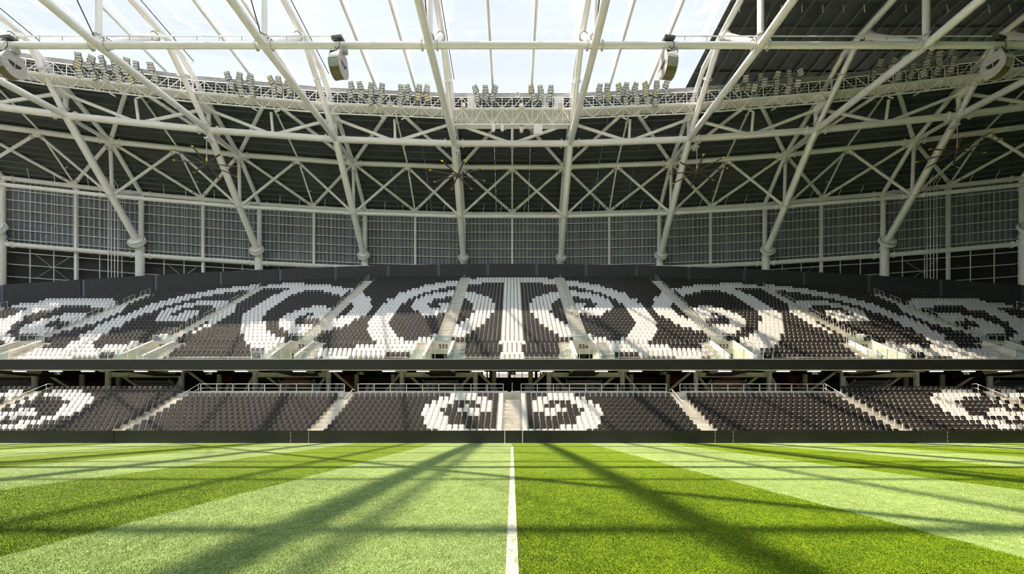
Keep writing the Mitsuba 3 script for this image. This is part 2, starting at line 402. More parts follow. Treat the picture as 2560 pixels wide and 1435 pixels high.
LOWER_L = [[],
    [(-41.7, -38.8)],
    [(-40.1, -38.2)],
    [(-43.2, -42.4), (-41.9, -41.0), (-39.4, -37.5)],
    [(-44.0, -40.3), (-38.8, -37.4)],
    [(-44.9, -44.1), (-42.5, -41.1), (-39.2, -37.2)],
    [(-44.3, -43.8), (-39.5, -37.5)],
    [(-45.9, -45.4), (-44.2, -43.7), (-39.8, -37.9)],
    [(-44.0, -43.5), (-41.1, -38.2)],
    [(-48.8, -44.4), (-43.8, -39.0)],
    [(-47.9, -44.9), (-43.7, -40.8)],
    []]  # white seats at the far left (mirrored on the right)


def outline(w, z0, z1, r, k=3):
    p = []
    for cx, cz, a0 in ((w / 2 - r, z1 - r, 0), (-w / 2 + r, z1 - r, 90), (-w / 2 + r * 0.6, z0 + r * 0.6, 180), (w / 2 - r * 0.6, z0 + r * 0.6, 270)):
        rr = r if a0 < 180 else r * 0.6
        for q in range(k):
            a = math.radians(a0 + 90 * q / (k - 1))
            p.append((cx + rr * math.cos(a), cz + rr * math.sin(a)))
    return np.array(p)


def taper(o, z0, z1, k):
    o = o.copy()
    o[:, 0] *= k + (1 - k) * np.clip((o[:, 1] - z0) / (z1 - z0), 0, 1)
    return o


def seat_meshes():
    o = taper(outline(0.405, 0.37, 0.83, 0.09), 0.37, 0.68, 0.82)
    lean = lambda z: -0.15 + 0.15 * (z - 0.36) / 0.47
    bow = 0.035 * (1 - (o[:, 0] / 0.21) ** 2)
    shell = MB().slab(np.c_[o[:, 0], lean(o[:, 1]) - 0.03 + bow * 0.5, o[:, 1]], np.c_[o[:, 0] * 0.96, lean(o[:, 1]) + 0.012 + bow * 0.5, o[:, 1]])
    o2 = taper(outline(0.335, 0.41, 0.765, 0.07), 0.41, 0.68, 0.84)
    pad_in = np.c_[o2[:, 0] * 0.86, lean(o2[:, 1]) - 0.048, (o2[:, 1] - 0.58) * 0.88 + 0.575]
    pad_out = np.c_[o2[:, 0], lean(o2[:, 1]) - 0.02, o2[:, 1]]
    pad = MB().slab(pad_in, pad_out)
    o3 = outline(0.33, 0.14, 0.47, 0.08)
    tilt = lambda z: -0.30 + 0.10 * (z - 0.13) / 0.37
    pan = MB().slab(np.c_[o3[:, 0], tilt(o3[:, 1]) - 0.03, o3[:, 1]], np.c_[o3[:, 0], tilt(o3[:, 1]) + 0.035, o3[:, 1]])
    br = MB().box(-0.262, -0.238, -0.17, -0.10, 0.0, 0.52).box(-0.262, -0.238, -0.33, -0.12, 0.50, 0.53)
    return shell.get(), pad.get(), pan.get(), br.get()


SHELL, PAD, PAN, BRACKET = seat_meshes()
seats = []        # (tier, row, x, depth, z, white, block)
SW = 0.5


def in_spans(x, spans):
    return any(a <= x <= b for a, b in spans)


def fill(a, b):
    n = int((b - a) / SW + 0.15)
    off = ((b - a) - n * SW) / 2
    return [a + off + SW * (k + 0.5) for k in range(n)]


def seen(x, d, z, margin=60):
    return abs(FOC * x / d) < 1280 + margin


for i in range(12):
    e = [-80] + [q for ab in AISLE_L for q in ab] + [80]
    for blk, (a, b) in enumerate(zip(e[::2], e[1::2])):
        mid = (a + b) / 2
        if i >= 10 and abs(mid) < 30:
            continue
        for x in fill(a + 0.03, b - 0.03):
            if seen(x, LD(i), LZ(i), 280):
                white = in_spans(abs(x), LOWER_R[i]) if abs(x) < 14 else in_spans(-abs(x), LOWER_L[i])
                seats.append(('lower', i, x, LD(i), LZ(i), white, blk))
for i in range(32):
    w = xmax(UD(i))
    e = [-w] + [q for ab in AISLE_U if abs(ab[0]) < w - 1.5 for q in ab] + [w]
    for a, b in zip(e[::2], e[1::2]):
        if i < 5:
            a2 = a if a == -w else (a + b) / 2 - ((b - a) / 2 - (1.75 + (0.35 if i < 2 else 0)))
            b2 = b if b == w else (a + b) / 2 + ((b - a) / 2 - (1.75 + (0.35 if i < 2 else 0)))
        else:
            a2, b2 = a, b
        blk = sum(1 for q in AISLE_U if (q[0] + q[1]) / 2 < (a + b) / 2)
        for x in fill(a2 + 0.03, b2 - 0.03):
            if seen(x, UD(i), UZ(i), 280):
                seats.append(('upper', i, x, UD(i), UZ(i), in_spans(-abs(x), PATTERN[i]), blk))

PLY = {}
for nm, me in (('shell', SHELL), ('pad', PAD), ('pan', PAN), ('bracket', BRACKET)):
    for col in ('black', 'white'):
        PLY[nm, col] = mikit.ply(me, ('seat_bracket' if nm == 'bracket' else col + ('_pad' if nm == 'pad' else '_plastic')) + '_mat', smooth=True)
BLK_L = ['fourth block left of centre aisle', 'third block left of centre aisle', 'second block left of centre aisle', 'block left of centre aisle',
         'block right of centre aisle', 'second block right of centre aisle', 'third block right of centre aisle', 'fourth block right of centre aisle']
order = {}
for s in seats:
    order.setdefault((s[0], s[1], s[6]), []).append(s[2])
count = {'black': 0, 'white': 0}
mass = {'black': [], 'white': []}
vis = lambda s: abs(FOC * s[2] / s[3]) < 1275


def rank(s):      # the seats that show largest first: the lower rows that rise over the boards, then the nearest upper ones
    return (0 if s[0] == 'lower' and s[1] >= 1 else 1 if s[0] == 'upper' and s[1] >= 1 else 2, s[1], abs(s[2]))


for s in sorted(seats, key=rank):
    tier, i, x, d, z, white, blk = s
    col = 'white' if white else 'black'
    if not vis(s) or count[col] >= 300 or rank(s)[0] > 1:
        mass[col].append(s)
        continue
    count[col] += 1
    row = order[tier, i, blk]
    first = [q for q in row if abs(FOC * q / d) < 1275]
    n = first.index(x) + 1
    if tier == 'lower':
        where = f'{nth(n)} from left in {ORD[i + 1]} lower row, {BLK_L[blk]}'
    else:
        l, r = [VOM[round((AISLE_U[q][0] + AISLE_U[q][1]) / 2, 1)] for q in (blk - 1, blk)]
        where = f'{nth(n)} from left in {ORD[i + 1]} upper row, right of {VW[l]} entrance from left'
    k = thing(col + '_seat', f'{col} folding seat {where}' if tier == 'upper' else f'{col} seat {where}', 'seat', f'{col} folding seats of the {tier} tier')
    m = T().translate([x, d, z])
    share(k, 'backrest', PLY['shell', col], m)
    share(k, 'cushion', PLY['pad', col], m)
    share(k, 'seat_pan', PLY['pan', col], m)
    share(k, 'bracket', PLY['bracket', col], m)


def many(mesh, where):
    v, f = mesh
    p = np.array([(s[2], s[3], s[4]) for s in where])
    return (v[None] + p[:, None]).reshape(-1, 3), (f[None] + (np.arange(len(p)) * len(v))[:, None, None]).reshape(-1, 3)


for col in ('black', 'white'):
    k = thing(f'{col}_seating', 'remaining black folding seats, the dark ground of the swirl pattern' if col == 'black' else 'remaining white folding seats that draw the swirl pattern of the upper tier', 'seats', kind='stuff')
    both = (np.vstack([SHELL[0], PAN[0]]), np.vstack([SHELL[1], PAN[1] + len(SHELL[0])]))
    put(k + '__shell', many(both, mass[col]), col + '_plastic')
    labels[k + '__shell'] = {'kind': 'stuff'}
    put(k + '__cushion', many(PAD, mass[col]), col + '_pad')
    labels[k + '__cushion'] = {'kind': 'stuff'}
    put(k + '__bracket', many(BRACKET, mass[col]), 'seat_bracket')
    labels[k + '__bracket'] = {'kind': 'stuff'}

# companion seats on the platform, behind the railing
ply_c = {nm: PLY[nm, 'black'] for nm in ('shell', 'pad', 'pan')}
k_n = 0
for x0 in [-27.6, -24.8, -22.4, -19.2, -16.9, -13.9, -11.0, -8.0, -5.2, -2.2, 1.7, 4.7, 7.6, 10.5, 13.2, 17.2, 20.1, 22.9, 25.8, 28.4]:
    k_n += 1
    for q, dx in enumerate((-0.27, 0.27)):
        k = thing('platform_chair', f'dark seat on the platform behind the railing, {nth(2 * k_n - 1 + q)} from the left', 'seat', 'pairs of dark seats behind the railing')
        m = T().translate([x0 + dx, 44.0, 4.45])
        share(k, 'backrest', ply_c['shell'], m)
        share(k, 'cushion', ply_c['pad'], m)
        share(k, 'seat_pan', ply_c['pan'], m)
    k = thing('seat_base', f'white floor plinth under the {ORD[k_n] if k_n < 20 else nth(k_n)} pair of platform seats', 'plinth', 'white plinths on the platform')
    put(k, MB().box(x0 - 0.55, x0 + 0.55, 43.55, 43.95, 4.45, 4.56), 'box_white')

# ================================================================ lower railings
segs = [(-29.5, -15.9, 'left of the second aisle from centre'), (-14.6, -0.85, 'just left of the centre aisle'), (0.85, 14.6, 'just right of the centre aisle'), (15.9, 29.5, 'right of the second aisle from centre')]
for a, b, where in segs:
    k = thing('platform_railing', 'white steel railing along the platform edge, ' + where, 'railing', 'platform railings')
    for z, r in ((5.22, 0.035), (4.83, 0.028), (4.55, 0.02)):
        part(k, 'rail', MB().tube((a, 42.45, z), (b, 42.45, z), r, n=8), 'rail')
    n = int(round((b - a) / 1.5))
    for q in range(n + 1):
        x = a + (b - a) * q / n
        part(k, 'post', MB().box(x - 0.04, x + 0.04, 42.41, 42.49, 4.40, 5.24), 'rail')
    part(k, 'kick_plate', MB().box(a, b, 42.18, 42.24, 4.0, 4.52), 'box_white')
for j, (a, b) in enumerate(AISLE_L):
    c = (a + b) / 2
    if abs(c) < 1:
        k = thing('handrail_post', 'slim white post standing in the middle of the centre aisle top', 'post')
        put(k, MB().tube((0.0, 42.0, 3.6), (0.0, 42.0, 5.3), 0.03, n=8).tube((0, 42.0, 5.28), (0, 42.35, 5.28), 0.03, n=8), 'rail')
        continue
    s = 1 if c > 0 else -1
    x = c - s * 0.50
    top = 9.6 if abs(c) < 30 else 11.2
    k = thing('aisle_handrail', f'sloping white handrail at the top of the {ORD[j + 1]} lower aisle from the left', 'handrail', 'handrails on the lower aisles')
    P = lambda i, h: (x, LD(i), LZ(i) + h)
    for h in (0.98, 0.55):
        part(k, 'rail', MB().path([P(top - 3.6, h), P(top, h), (x, LD(top) + 0.5, LZ(top) + h)], 0.032, 8), 'rail')
    for i in (top - 3.4, top - 1.7, top - 0.2):
        part(k, 'post', MB().tube((x, LD(i), LZ(i) - 0.2), P(i, 0.98), 0.03, n=8), 'rail')

# ================================================================ balcony front
k = setting('balcony_front', 'long dark fascia band under the upper tier')
FD = 43.85
put(k, MB().hexa([(-66, FD + 0.05, 6.76), (66, FD + 0.05, 6.76), (66, FD + 0.5, 6.76), (-66, FD + 0.5, 6.76), (-66, FD, 7.72), (66, FD, 7.72), (66, FD + 0.5, 7.72), (-66, FD + 0.5, 7.72)]), 'fascia')
part(k, 'coping', MB().box(-66, 66, FD - 0.03, FD + 0.55, 7.72, 7.81), 'box_white', 'thin white coping along the top')
part(k, 'soffit', MB().box(-66, 66, FD + 0.1, 44.35, 6.73, 6.76), 'beam', 'pale soffit strip')
part(k, 'front_walk', MB().box(-66, 66, FD + 0.5, 44.25, 6.8, 7.42), 'concrete')
vx_in = [v for v in VX if abs(v) < 60]
edges = [-62] + [e for v in vx_in for e in (v - 2.7, v + 2.7)] + [62]
for q, (a, b) in enumerate(zip(edges[::2], edges[1::2])):
    where = 'at the far left end' if q == 0 else 'at the far right end' if q == len(vx_in) else f'between the {VW[VOM[vx_in[q - 1]]]} and {VW[VOM[vx_in[q]]]} entrances from left'
    k = thing('front_rail', 'low white rail before the front upper row ' + where, 'rail', 'low rails of the upper tier')
    part(k, 'rail', MB().tube((a, 44.0, 7.98), (b, 44.0, 7.98), 0.028, n=6), 'rail')
    n = max(2, int((b - a) / 2.0))
    for i in range(n + 1):
        x = a + (b - a) * i / n
        part(k, 'post', MB().tube((x, 44.0, 7.75), (x, 44.0, 7.98), 0.025, n=6), 'rail')

# ================================================================ entrances (vomitories)
for v in vx_in:
    num = VOM[v]
    D0, D1 = 44.45, 48.75
    k = thing('entrance', f'pale concrete tier entrance numbered {num}, {VW[num]} numbered entrance from the left', 'stadium entrance', 'numbered entrances of the upper tier')
    for s in (-1, 1):
        a, b = sorted((v + s * VOM_IN, v + s * (VOM_IN + 0.2)))
        lo, h0, h1 = 6.95, 8.12, 10.42
        m = MB().hexa([(a, D0, lo), (b, D0, lo), (b, D1, lo), (a, D1, lo), (a, D0, h0), (b, D0, h0), (b, D1, h1), (a, D1, h1)])
        w = part(k, 'side_wall', m, 'cast')
        part(w, 'capping', MB().hexa([(a - 0.03, D0 - 0.03, h0), (b + 0.03, D0 - 0.03, h0), (b + 0.03, D1, h1), (a - 0.03, D1, h1),
                                      (a - 0.03, D0 - 0.03, h0 + 0.09), (b + 0.03, D0 - 0.03, h0 + 0.09), (b + 0.03, D1, h1 + 0.09), (a - 0.03, D1, h1 + 0.09)]), 'box_white')
    part(k, 'head_wall', MB().box(v - VOM_IN, v + VOM_IN, 48.55, 48.8, 9.12, 10.42), 'cast')
    part(k, 'lintel', MB().box(v - VOM_IN, v + VOM_IN, 48.5, 48.86, 9.02, 9.12), 'beam')
    t = meshkit.text_mesh(num, 0.40, 0.02, bold=True)
    tv = np.array(t.vertices)
    tv[:, 0] -= (tv[:, 0].min() + tv[:, 0].max()) / 2
    tv = np.c_[v + tv[:, 0] + 0.12, 48.55 - tv[:, 2], 9.62 + tv[:, 1]]
    part(k, 'number', (tv, np.array(t.faces)[:, ::-1]), 'ink', f'black numerals {num}')
    part(k, 'passage', MB().box(v - VOM_IN, v + VOM_IN, 44.3, 52.0, 6.78, 6.95), 'cast')
    part(k, 'passage_back', MB().box(v - VOM_IN - 0.2, v + VOM_IN + 0.2, 52.0, 52.2, 6.78, 9.5).box(v - VOM_IN - 0.2, v - VOM_IN, 48.8, 52, 6.78, 9.5).box(v + VOM_IN, v + VOM_IN + 0.2, 48.8, 52, 6.78, 9.5), 'dark_wall')
    part(k, 'exit_sign', MB().box(v - 0.02, v + 0.42, 48.9, 48.95, 8.72, 8.96), 'green_sign')
    part(k, 'landing', MB().box(v - 1.3, v + 1.3, 48.8, 49.1, 9.9, 10.2), 'step')
    # glass guard over the head wall and along the balcony front
    for name, y, z0, z1, xs in (('head_guard', 48.95, 10.30, 11.12, np.linspace(v - 1.35, v + 1.35, 4)), ('front_guard', 44.12, 7.80, 8.78, np.linspace(v - 2.9, v + 2.9, 7))):
        g = thing(name, f'green tinted glass guard {"above" if name == "head_guard" else "at the balcony front before"} the {VW[num]} entrance from left', 'glass guard', 'glass guards at the entrances')
        for a, b in zip(xs[:-1], xs[1:]):
            part(g, 'pane', MB().quad((a + 0.05, y, z0), (b - 0.05, y, z0), (b - 0.05, y, z1), (a + 0.05, y, z1)), 'balustrade', 'tinted glass pane')
        for x in xs:
            part(g, 'post', MB().box(x - 0.025, x + 0.025, y - 0.03, y + 0.03, z0 - 0.06, z1), 'rail')
        if name == 'front_guard':
            for s in (-1, 1):
                part(g, 'brace_rail', MB().path([(v + s * 0.95, y + 0.1, z0 + 0.1), (v + s * 1.75, y + 0.1, z1 - 0.25), (v + s * 2.85, y + 0.1, z1 - 0.25)], 0.022, 6), 'rail')
        else:
            part(g, 'top_rail', MB().tube((xs[0], y, z1), (xs[-1], y, z1), 0.025, n=6), 'rail')
    # steps down both flanks from the landing
    for s in (-1, 1):
        f = setting('flank_steps', f'concrete steps on the {"left" if s < 0 else "right"} flank of the {VW[num]} entrance from left')
        m = MB()
        a, b = sorted((v + s * (VOM_IN + 0.2), v + s * (VOM_IN + 1.0)))
        for i in range(5):
            m.box(a, b, UD(i) + 0.07 - 0.44, UD(i) + 0.09, UZ(i) - 0.02, UZ(i) + 0.2785)
        put(f, m, 'step')
        r = thing('flank_rail', f'white pipe rail on the {"left" if s < 0 else "right"} flank of the {VW[num]} entrance from left', 'rail', 'pipe rails beside the entrances')
        x = v + s * 1.72
        z = UZ(3)
        for h in (0.95, 0.5):
            part(r, 'rail', MB().tube((x, UD(3) - 0.5, z + h), (x + s * 0.8, UD(3) - 0.5, z + h), 0.025, n=6), 'rail')
        for q in (0, 0.8):
            part(r, 'post', MB().tube((x + s * q, UD(3) - 0.5, z), (x + s * q, UD(3) - 0.5, z + 0.95), 0.025, n=6), 'rail')

# ================================================================ upper aisle rails and hoops
for j, (a, b) in enumerate(AISLE_U):
    c = round((a + b) / 2, 1)
    s = 1 if c > 0 else -1
    top = max(i for i in range(32) if xmax(UD(i)) > abs(c) + 0.5)
    x = c + s * 0.28 if abs(c) > 10 else c + s * 0.12
    step = 3 if abs(c) > 30 else 4
    q = 0
    start = 12 if abs(c) < 40 else 6
    for i in range(start, top + 1, step):
        e = min(i + step - 1.1, top + 0.4)
        if e - i < 0.8:
            continue
        q += 1
        k = thing('step_handrail', f'white handrail, {ORD[q]} from below, on the aisle above the {VW[VOM[c]]} entrance from left', 'handrail', 'handrails on the upper aisles')
        P = lambda t, h: (x, 45.05 + 0.9 * t - 0.35, UZ(t) + h)
        part(k, 'rail', MB().path([P(i, 0.2), P(i, 0.98), P(e, 0.98), P(e, 0.2)], 0.03, 6), 'rail')
        part(k, 'mid_rail', MB().tube(P(i, 0.55), P(e, 0.55), 0.022, n=6), 'rail')
        part(k, 'post', MB().tube(P((i + e) / 2, 0.1), P((i + e) / 2, 0.98), 0.026, n=6), 'rail')
    if abs(c) < 40:
        for t in range(5, 12):
            for side, word in ((1, 'outer'), (-1, 'inner')):
                if side == -1 and abs(c) > 30:
                    continue
                hx = c + s * side * 0.62
                k = thing('hoop_rail', f'hoop rail {ORD[t - 4]} from below, {word} edge of aisle above {VW[VOM[c]]} entrance from left', 'hoop rail', 'hoop rails beside the aisles')
                y, z = UD(t) - 0.30, UZ(t)
                put(k, MB().path([(hx, y, z), (hx, y, z + 1.02), (hx, y + 0.12, z + 1.10), (hx, y + 0.30, z + 1.10), (hx, y + 0.42, z + 1.02), (hx, y + 0.42, z + 0.3)], 0.028, 6), 'rail')

# ================================================================ parapet behind the last row
PZ = lambda d: 7.41 + 0.557 * (d - 45.05) / 0.9
pw = setting('wall_parapet', 'dark parapet of tall panels behind the top seat row')
px = [4.075 + 8.15 * i for i in range(-10, 10)]
fr = lambda x: (x, DP(x))
for a, b in zip(px[:-1], px[1:]):
    n = 7
    for q in range(n):
        x0, x1 = a + 0.22 + (b - a - 0.44) * q / n, a + 0.22 + (b - a - 0.44) * (q + 1) / n
        p0, p1 = lerp(V(*fr(a)), V(*fr(b)), (x0 - a) / (b - a)), lerp(V(*fr(a)), V(*fr(b)), (x1 - a) / (b - a))
        z0 = [PZ(p[1]) - 1.6 for p in (p0, p1)]
        z1 = [PZ(p[1]) + 2.35 + 0.00017 * p[0] ** 2 for p in (p0, p1)]
        g = 0.009
        p0 = p0 + (p1 - p0) * g / 1.0
        part(pw, 'panel', MB().hexa([(p0[0], p0[1], z0[0]), (p1[0], p1[1], z0[1]), (p1[0], p1[1] + 0.12, z0[1]), (p0[0], p0[1] + 0.12, z0[0]),
                                     (p0[0], p0[1], z1[0]), (p1[0], p1[1], z1[1]), (p1[0], p1[1] + 0.12, z1[1]), (p0[0], p0[1] + 0.12, z1[0])]), 'parapet')
    zt = PZ(DP(a)) + 2.3 + 0.00017 * a * a
    part(pw, 'post', MB().box(a - 0.23, a + 0.23, DP(a) + 0.06, DP(a) + 0.2, zt - 4, zt), 'parapet_post')
    for f_, mat, dy in ((0, 'bolt', 0.13),):
        z = [PZ(DP(x)) + 2.3 + 0.00017 * x * x for x in (a, b)]
        part(pw, 'backing', MB().quad((a, DP(a) + 0.22, z[0] - 4), (b, DP(b) + 0.22, z[1] - 4), (b, DP(b) + 0.22, z[1] - 0.05), (a, DP(a) + 0.22, z[0] - 0.05)), 'void')

# ================================================================ back wall: cladding over dark glazing
for i in range(9):
    xa, xb = XT[i], XT[i + 1]
    xm = (xa + xb) / 2
    where = f'between the {ORD[i + 1]} and {ORD[i + 2]} roof columns from the left'
    w = setting('wall_cladding', 'grey ribbed wall cladding ' + where)
    q = lambda x, off=0.0: (x, lerp(DH(xa), DH(xb), (x - xa) / (xb - xa)) + 0.95 - off)
    for a, b in ((xa, xm), (xm, xb)):
        part(w, 'panel', MB().hexa([(*q(a), 27.55), (*q(b), 27.55), (*q(b, -0.1), 27.55), (*q(a, -0.1), 27.55), (*q(a), 37.3), (*q(b), 37.3), (*q(b, -0.1), 37.3), (*q(a, -0.1), 37.3)]), 'cladding')
    nb = 26
    for t in range(1, nb):
        x = xa + (xb - xa) * t / nb
        p = q(x, 0.05)
        part(w, 'batten', MB().box(x - 0.11, x + 0.11, p[1] + 0.0, p[1] + 0.06, 27.6, 37.2), 'batten')
    for t in range(7):
        z = 28.25 + 1.42 * t
        part(w, 'girt', MB().bar((*q(xa, 0.22), z), (*q(xb, 0.22), z), 0.10, 0.12), 'girt')
    part(w, 'mullion', MB().box(xm - 0.19, xm + 0.19, q(xm, 0.55)[1], q(xm, 0.2)[1], 16, 37.0), 'steel')
    part(w, 'mullion_cap', MB().box(xm - 0.34, xm + 0.34, q(xm, 0.6)[1], q(xm, 0.15)[1], 36.35, 36.6), 'steel')
    for t in (1 / 6, 1 / 3, 2 / 3, 5 / 6):
        x = xa + (xb - xa) * t
        part(w, 'sag_rod', MB().box(x - 0.03, x + 0.03, q(x, 0.2)[1], q(x, 0.14)[1], 28.2, 36.8), 'girt')
    g = setting('wall_glazing', 'black glazed wall below the cladding ' + where)
    part(g, 'pane', MB().quad((*q(xa, -0.3), 12), (*q(xb, -0.3), 12), (*q(xb, -0.3), 27.6), (*q(xa, -0.3), 27.6)), 'void')
    for t in (1 / 6, 1 / 3, 2 / 3, 5 / 6):
        x = xa + (xb - xa) * t
        part(g, 'mullion', MB().box(x - 0.05, x + 0.05, q(x, 0.3)[1], q(x, 0.2)[1], 16, 27.4), 'girt')
    for z in (26.35, 24.6, 22.8, 21.0, 19.2):
        part(g, 'transom', MB().bar((*q(xa, 0.25), z), (*q(xb, 0.25), z), 0.09, 0.10), 'girt')
    part(g, 'brace', MB().tube((*q(xa + 3.2, 0.1), 26.3), (*q(xm - 1, 0.1), 22.8), 0.03, n=5).tube((*q(xa + 3.2, 0.1), 22.8), (*q(xm - 1, 0.1), 26.3), 0.03, n=5), 'steel_grey')
for s in (-1, 1):
    w = setting('wall_side', f'grey wall beyond the outermost column on the {"left" if s < 0 else "right"}')
    xa, xb = XT[0], -98
    part(w, 'panel', MB().quad((s * 73.0, DH(73.35) + 1.0, 28), (s * 98, DH(73.35) - 12, 28), (s * 98, DH(73.35) - 12, 49), (s * 73.0, DH(73.35) + 1.0, 49)), 'cladding')
    part(w, 'lower_panel', MB().quad((s * 73.0, DH(73.35) + 1.3, 0), (s * 98, DH(73.35) - 11.7, 0), (s * 98, DH(73.35) - 11.7, 28), (s * 73.0, DH(73.35) + 1.3, 28)), 'void')
for xs, where in (((-60.6, -60.2, -59.8, -59.4), 'left of the fourth seat aisle'), ((61.9, 62.3, 62.7, 63.1), 'at the right end of the wall')):
    k = thing('service_pipes', 'four thin pale pipes running down the back wall ' + where, 'pipes', kind='thing')
    for x in xs:
        part(k, 'pipe', MB().tube((x, DH(x) - 0.6, 17), (x, DH(x) - 0.6, 37.2), 0.06, n=6).tube((x, DH(x) - 0.6, 37.2), (x, DH(x) - 1.6, 38.0), 0.06, n=6), 'rail')

# ================================================================ concourse under the upper tier
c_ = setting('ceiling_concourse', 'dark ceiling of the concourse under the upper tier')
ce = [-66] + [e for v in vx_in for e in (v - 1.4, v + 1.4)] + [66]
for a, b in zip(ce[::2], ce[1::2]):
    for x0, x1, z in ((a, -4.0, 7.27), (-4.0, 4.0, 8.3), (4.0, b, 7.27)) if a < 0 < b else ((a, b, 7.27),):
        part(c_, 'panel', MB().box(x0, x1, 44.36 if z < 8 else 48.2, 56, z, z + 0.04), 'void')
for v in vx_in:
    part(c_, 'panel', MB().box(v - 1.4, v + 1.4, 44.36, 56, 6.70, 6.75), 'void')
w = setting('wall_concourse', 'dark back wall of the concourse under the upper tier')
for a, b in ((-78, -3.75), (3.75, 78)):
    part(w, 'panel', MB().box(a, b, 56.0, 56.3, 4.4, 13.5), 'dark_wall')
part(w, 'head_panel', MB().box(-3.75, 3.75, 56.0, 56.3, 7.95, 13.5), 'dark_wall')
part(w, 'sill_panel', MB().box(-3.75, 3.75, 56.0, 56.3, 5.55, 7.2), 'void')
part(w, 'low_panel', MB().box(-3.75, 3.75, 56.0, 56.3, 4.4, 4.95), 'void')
for x in (-3.7, -3.1, -2.55, -1.65, -0.55, 0.33, -0.2, 1.25, 2.35, 2.95, 3.6):
    part(w, 'window_post', MB().box(x - (0.28 if x in (-2.55, -0.2) else 0.10 if abs(x) > 2.4 else 0.03), x + (0.2 if x in (-2.55, 2.95) else 0.03), 55.9, 56.3, 4.4, 8.0), 'void')
k = thing('outside_building', 'pale building seen through the concourse window behind the centre aisle', 'building')
part(k, 'facade', MB().box(-14, 14, 95, 99, 0, 12), 'pale_outside')
for i in range(16):
    part(k, 'course', MB().box(-14, 14, 94.9, 95, 3 + i * 0.55, 3.03 + i * 0.55), 'box_white')
for i, (a, b, mat) in enumerate([(-27.6, -24.5, 'orange'), (-20.4, -18.8, 'maroon'), (-35, -33.8, 'maroon'), (24.5, 27.6, 'orange'), (18.8, 20.4, 'maroon'), (33.4, 36.5, 'maroon'), (-9.5, -6.5, 'orange'), (6.5, 9.5, 'orange')]):
    k = thing('painted_wall', f'{"orange" if mat == "orange" else "dark red"} painted wall piece in the concourse, {ORD[1 + sorted([-27.6, -20.4, -35, 24.5, 18.8, 33.4, -9.5, 6.5]).index(a)]} from the left', 'wall piece', 'painted walls in the concourse')
    put(k, MB().box(a, b, 54.2, 54.5, 4.45 if abs(a) > 10 else 6.6, 8.0 if abs(a) > 10 else 7.6), mat)
cols = [4.075 + 8.15 * i for i in range(-8, 8)]
for i, x in enumerate(cols):
    k = thing('concourse_column', f'round white column carrying the upper tier, {nth(i + 1)} from the left', 'column', 'round columns under the upper tier')
    part(k, 'shaft', MB().tube((x, 49.7, 4.4), (x, 49.7, 7.25), 0.27, n=16), 'box_white')
    part(k, 'cap_plate', MB().box(x - 0.62, x + 0.62, 49.25, 50.15, 7.14, 7.26), 'beam')
    k = thing('rear_column', f'shaded round column deeper in the concourse, {nth(i + 1)} from the left', 'column', 'rear concourse columns')
    put(k, MB().tube((x + (1.9 if i % 2 else -1.9), 53.2, 4.4), (x + (1.9 if i % 2 else -1.9), 53.2, 9.6), 0.27, n=12), 'beam')
for i, (a, b) in enumerate(zip(cols[:-1], cols[1:])):
    if i % 2 == 0:
        n = i // 2 + 1
        k = thing('transfer_beam', f'cream steel beam with bolted joints under the upper tier, {ORD[n]} from the left', 'beam', 'cream beams under the upper tier')
        part(k, 'web', MB().box(a + 0.3, b - 0.3, 49.62, 49.78, 6.62, 7.05), 'beam')
        for z in (6.60, 7.05):
            part(k, 'beam_flange', MB().box(a + 0.3, b - 0.3, 49.45, 49.95, z, z + 0.05), 'beam')
        for t in (0.04, 0.30, 0.66, 0.96):
            x = a + (b - a) * t
            j = part(k, 'splice_plate', MB().box(x - 0.16, x + 0.16, 49.52, 49.62, 6.6, 7.08), 'beam')
            m = MB()
            for dx in (-0.09, 0.0, 0.09):
                for z in (6.70, 6.80, 6.90, 7.0):
                    m.box(x + dx - 0.02, x + dx + 0.02, 49.50, 49.52, z - 0.02, z + 0.02)
            part(j, 'bolts', m, 'bolt', kind='stuff')
        k = thing('concourse_stair', f'shaded stair flight behind the cream beams, {ORD[n]} from the left', 'stair', 'stairs behind the cream beams')
        m = MB()
        for t in range(11):
            m.box(a + 2.2, b - 2.2, 53.8 - 0.30 * t, 54.1 - 0.30 * t + 0.04, 4.7 + 0.155 * t, 4.76 + 0.155 * t)
        part(k, 'steps', m, 'steel_grey', kind='stuff')
        for x in (a + 2.1, b - 2.1):
            part(k, 'stringer', MB().bar((x, 54.2, 4.5), (x, 50.6, 6.38), 0.08, 0.28), 'steel_grey')
    for s, (p, r) in enumerate(((a, 0.30), (b, 0.70))):
        x1 = a + (b - a) * (0.38 if s == 0 else 0.62)
        k = thing('raking_strut', f'raking cream strut under the upper tier, {"first" if s == 0 else "second"} in the {nth(i + 1)} bay from the left', 'strut', 'raking struts under the upper tier')
        put(k, MB().tube((p + (0.3 if s == 0 else -0.3), 50.5, 7.2), (x1, 52.2, 4.5), 0.17, n=10), 'beam')
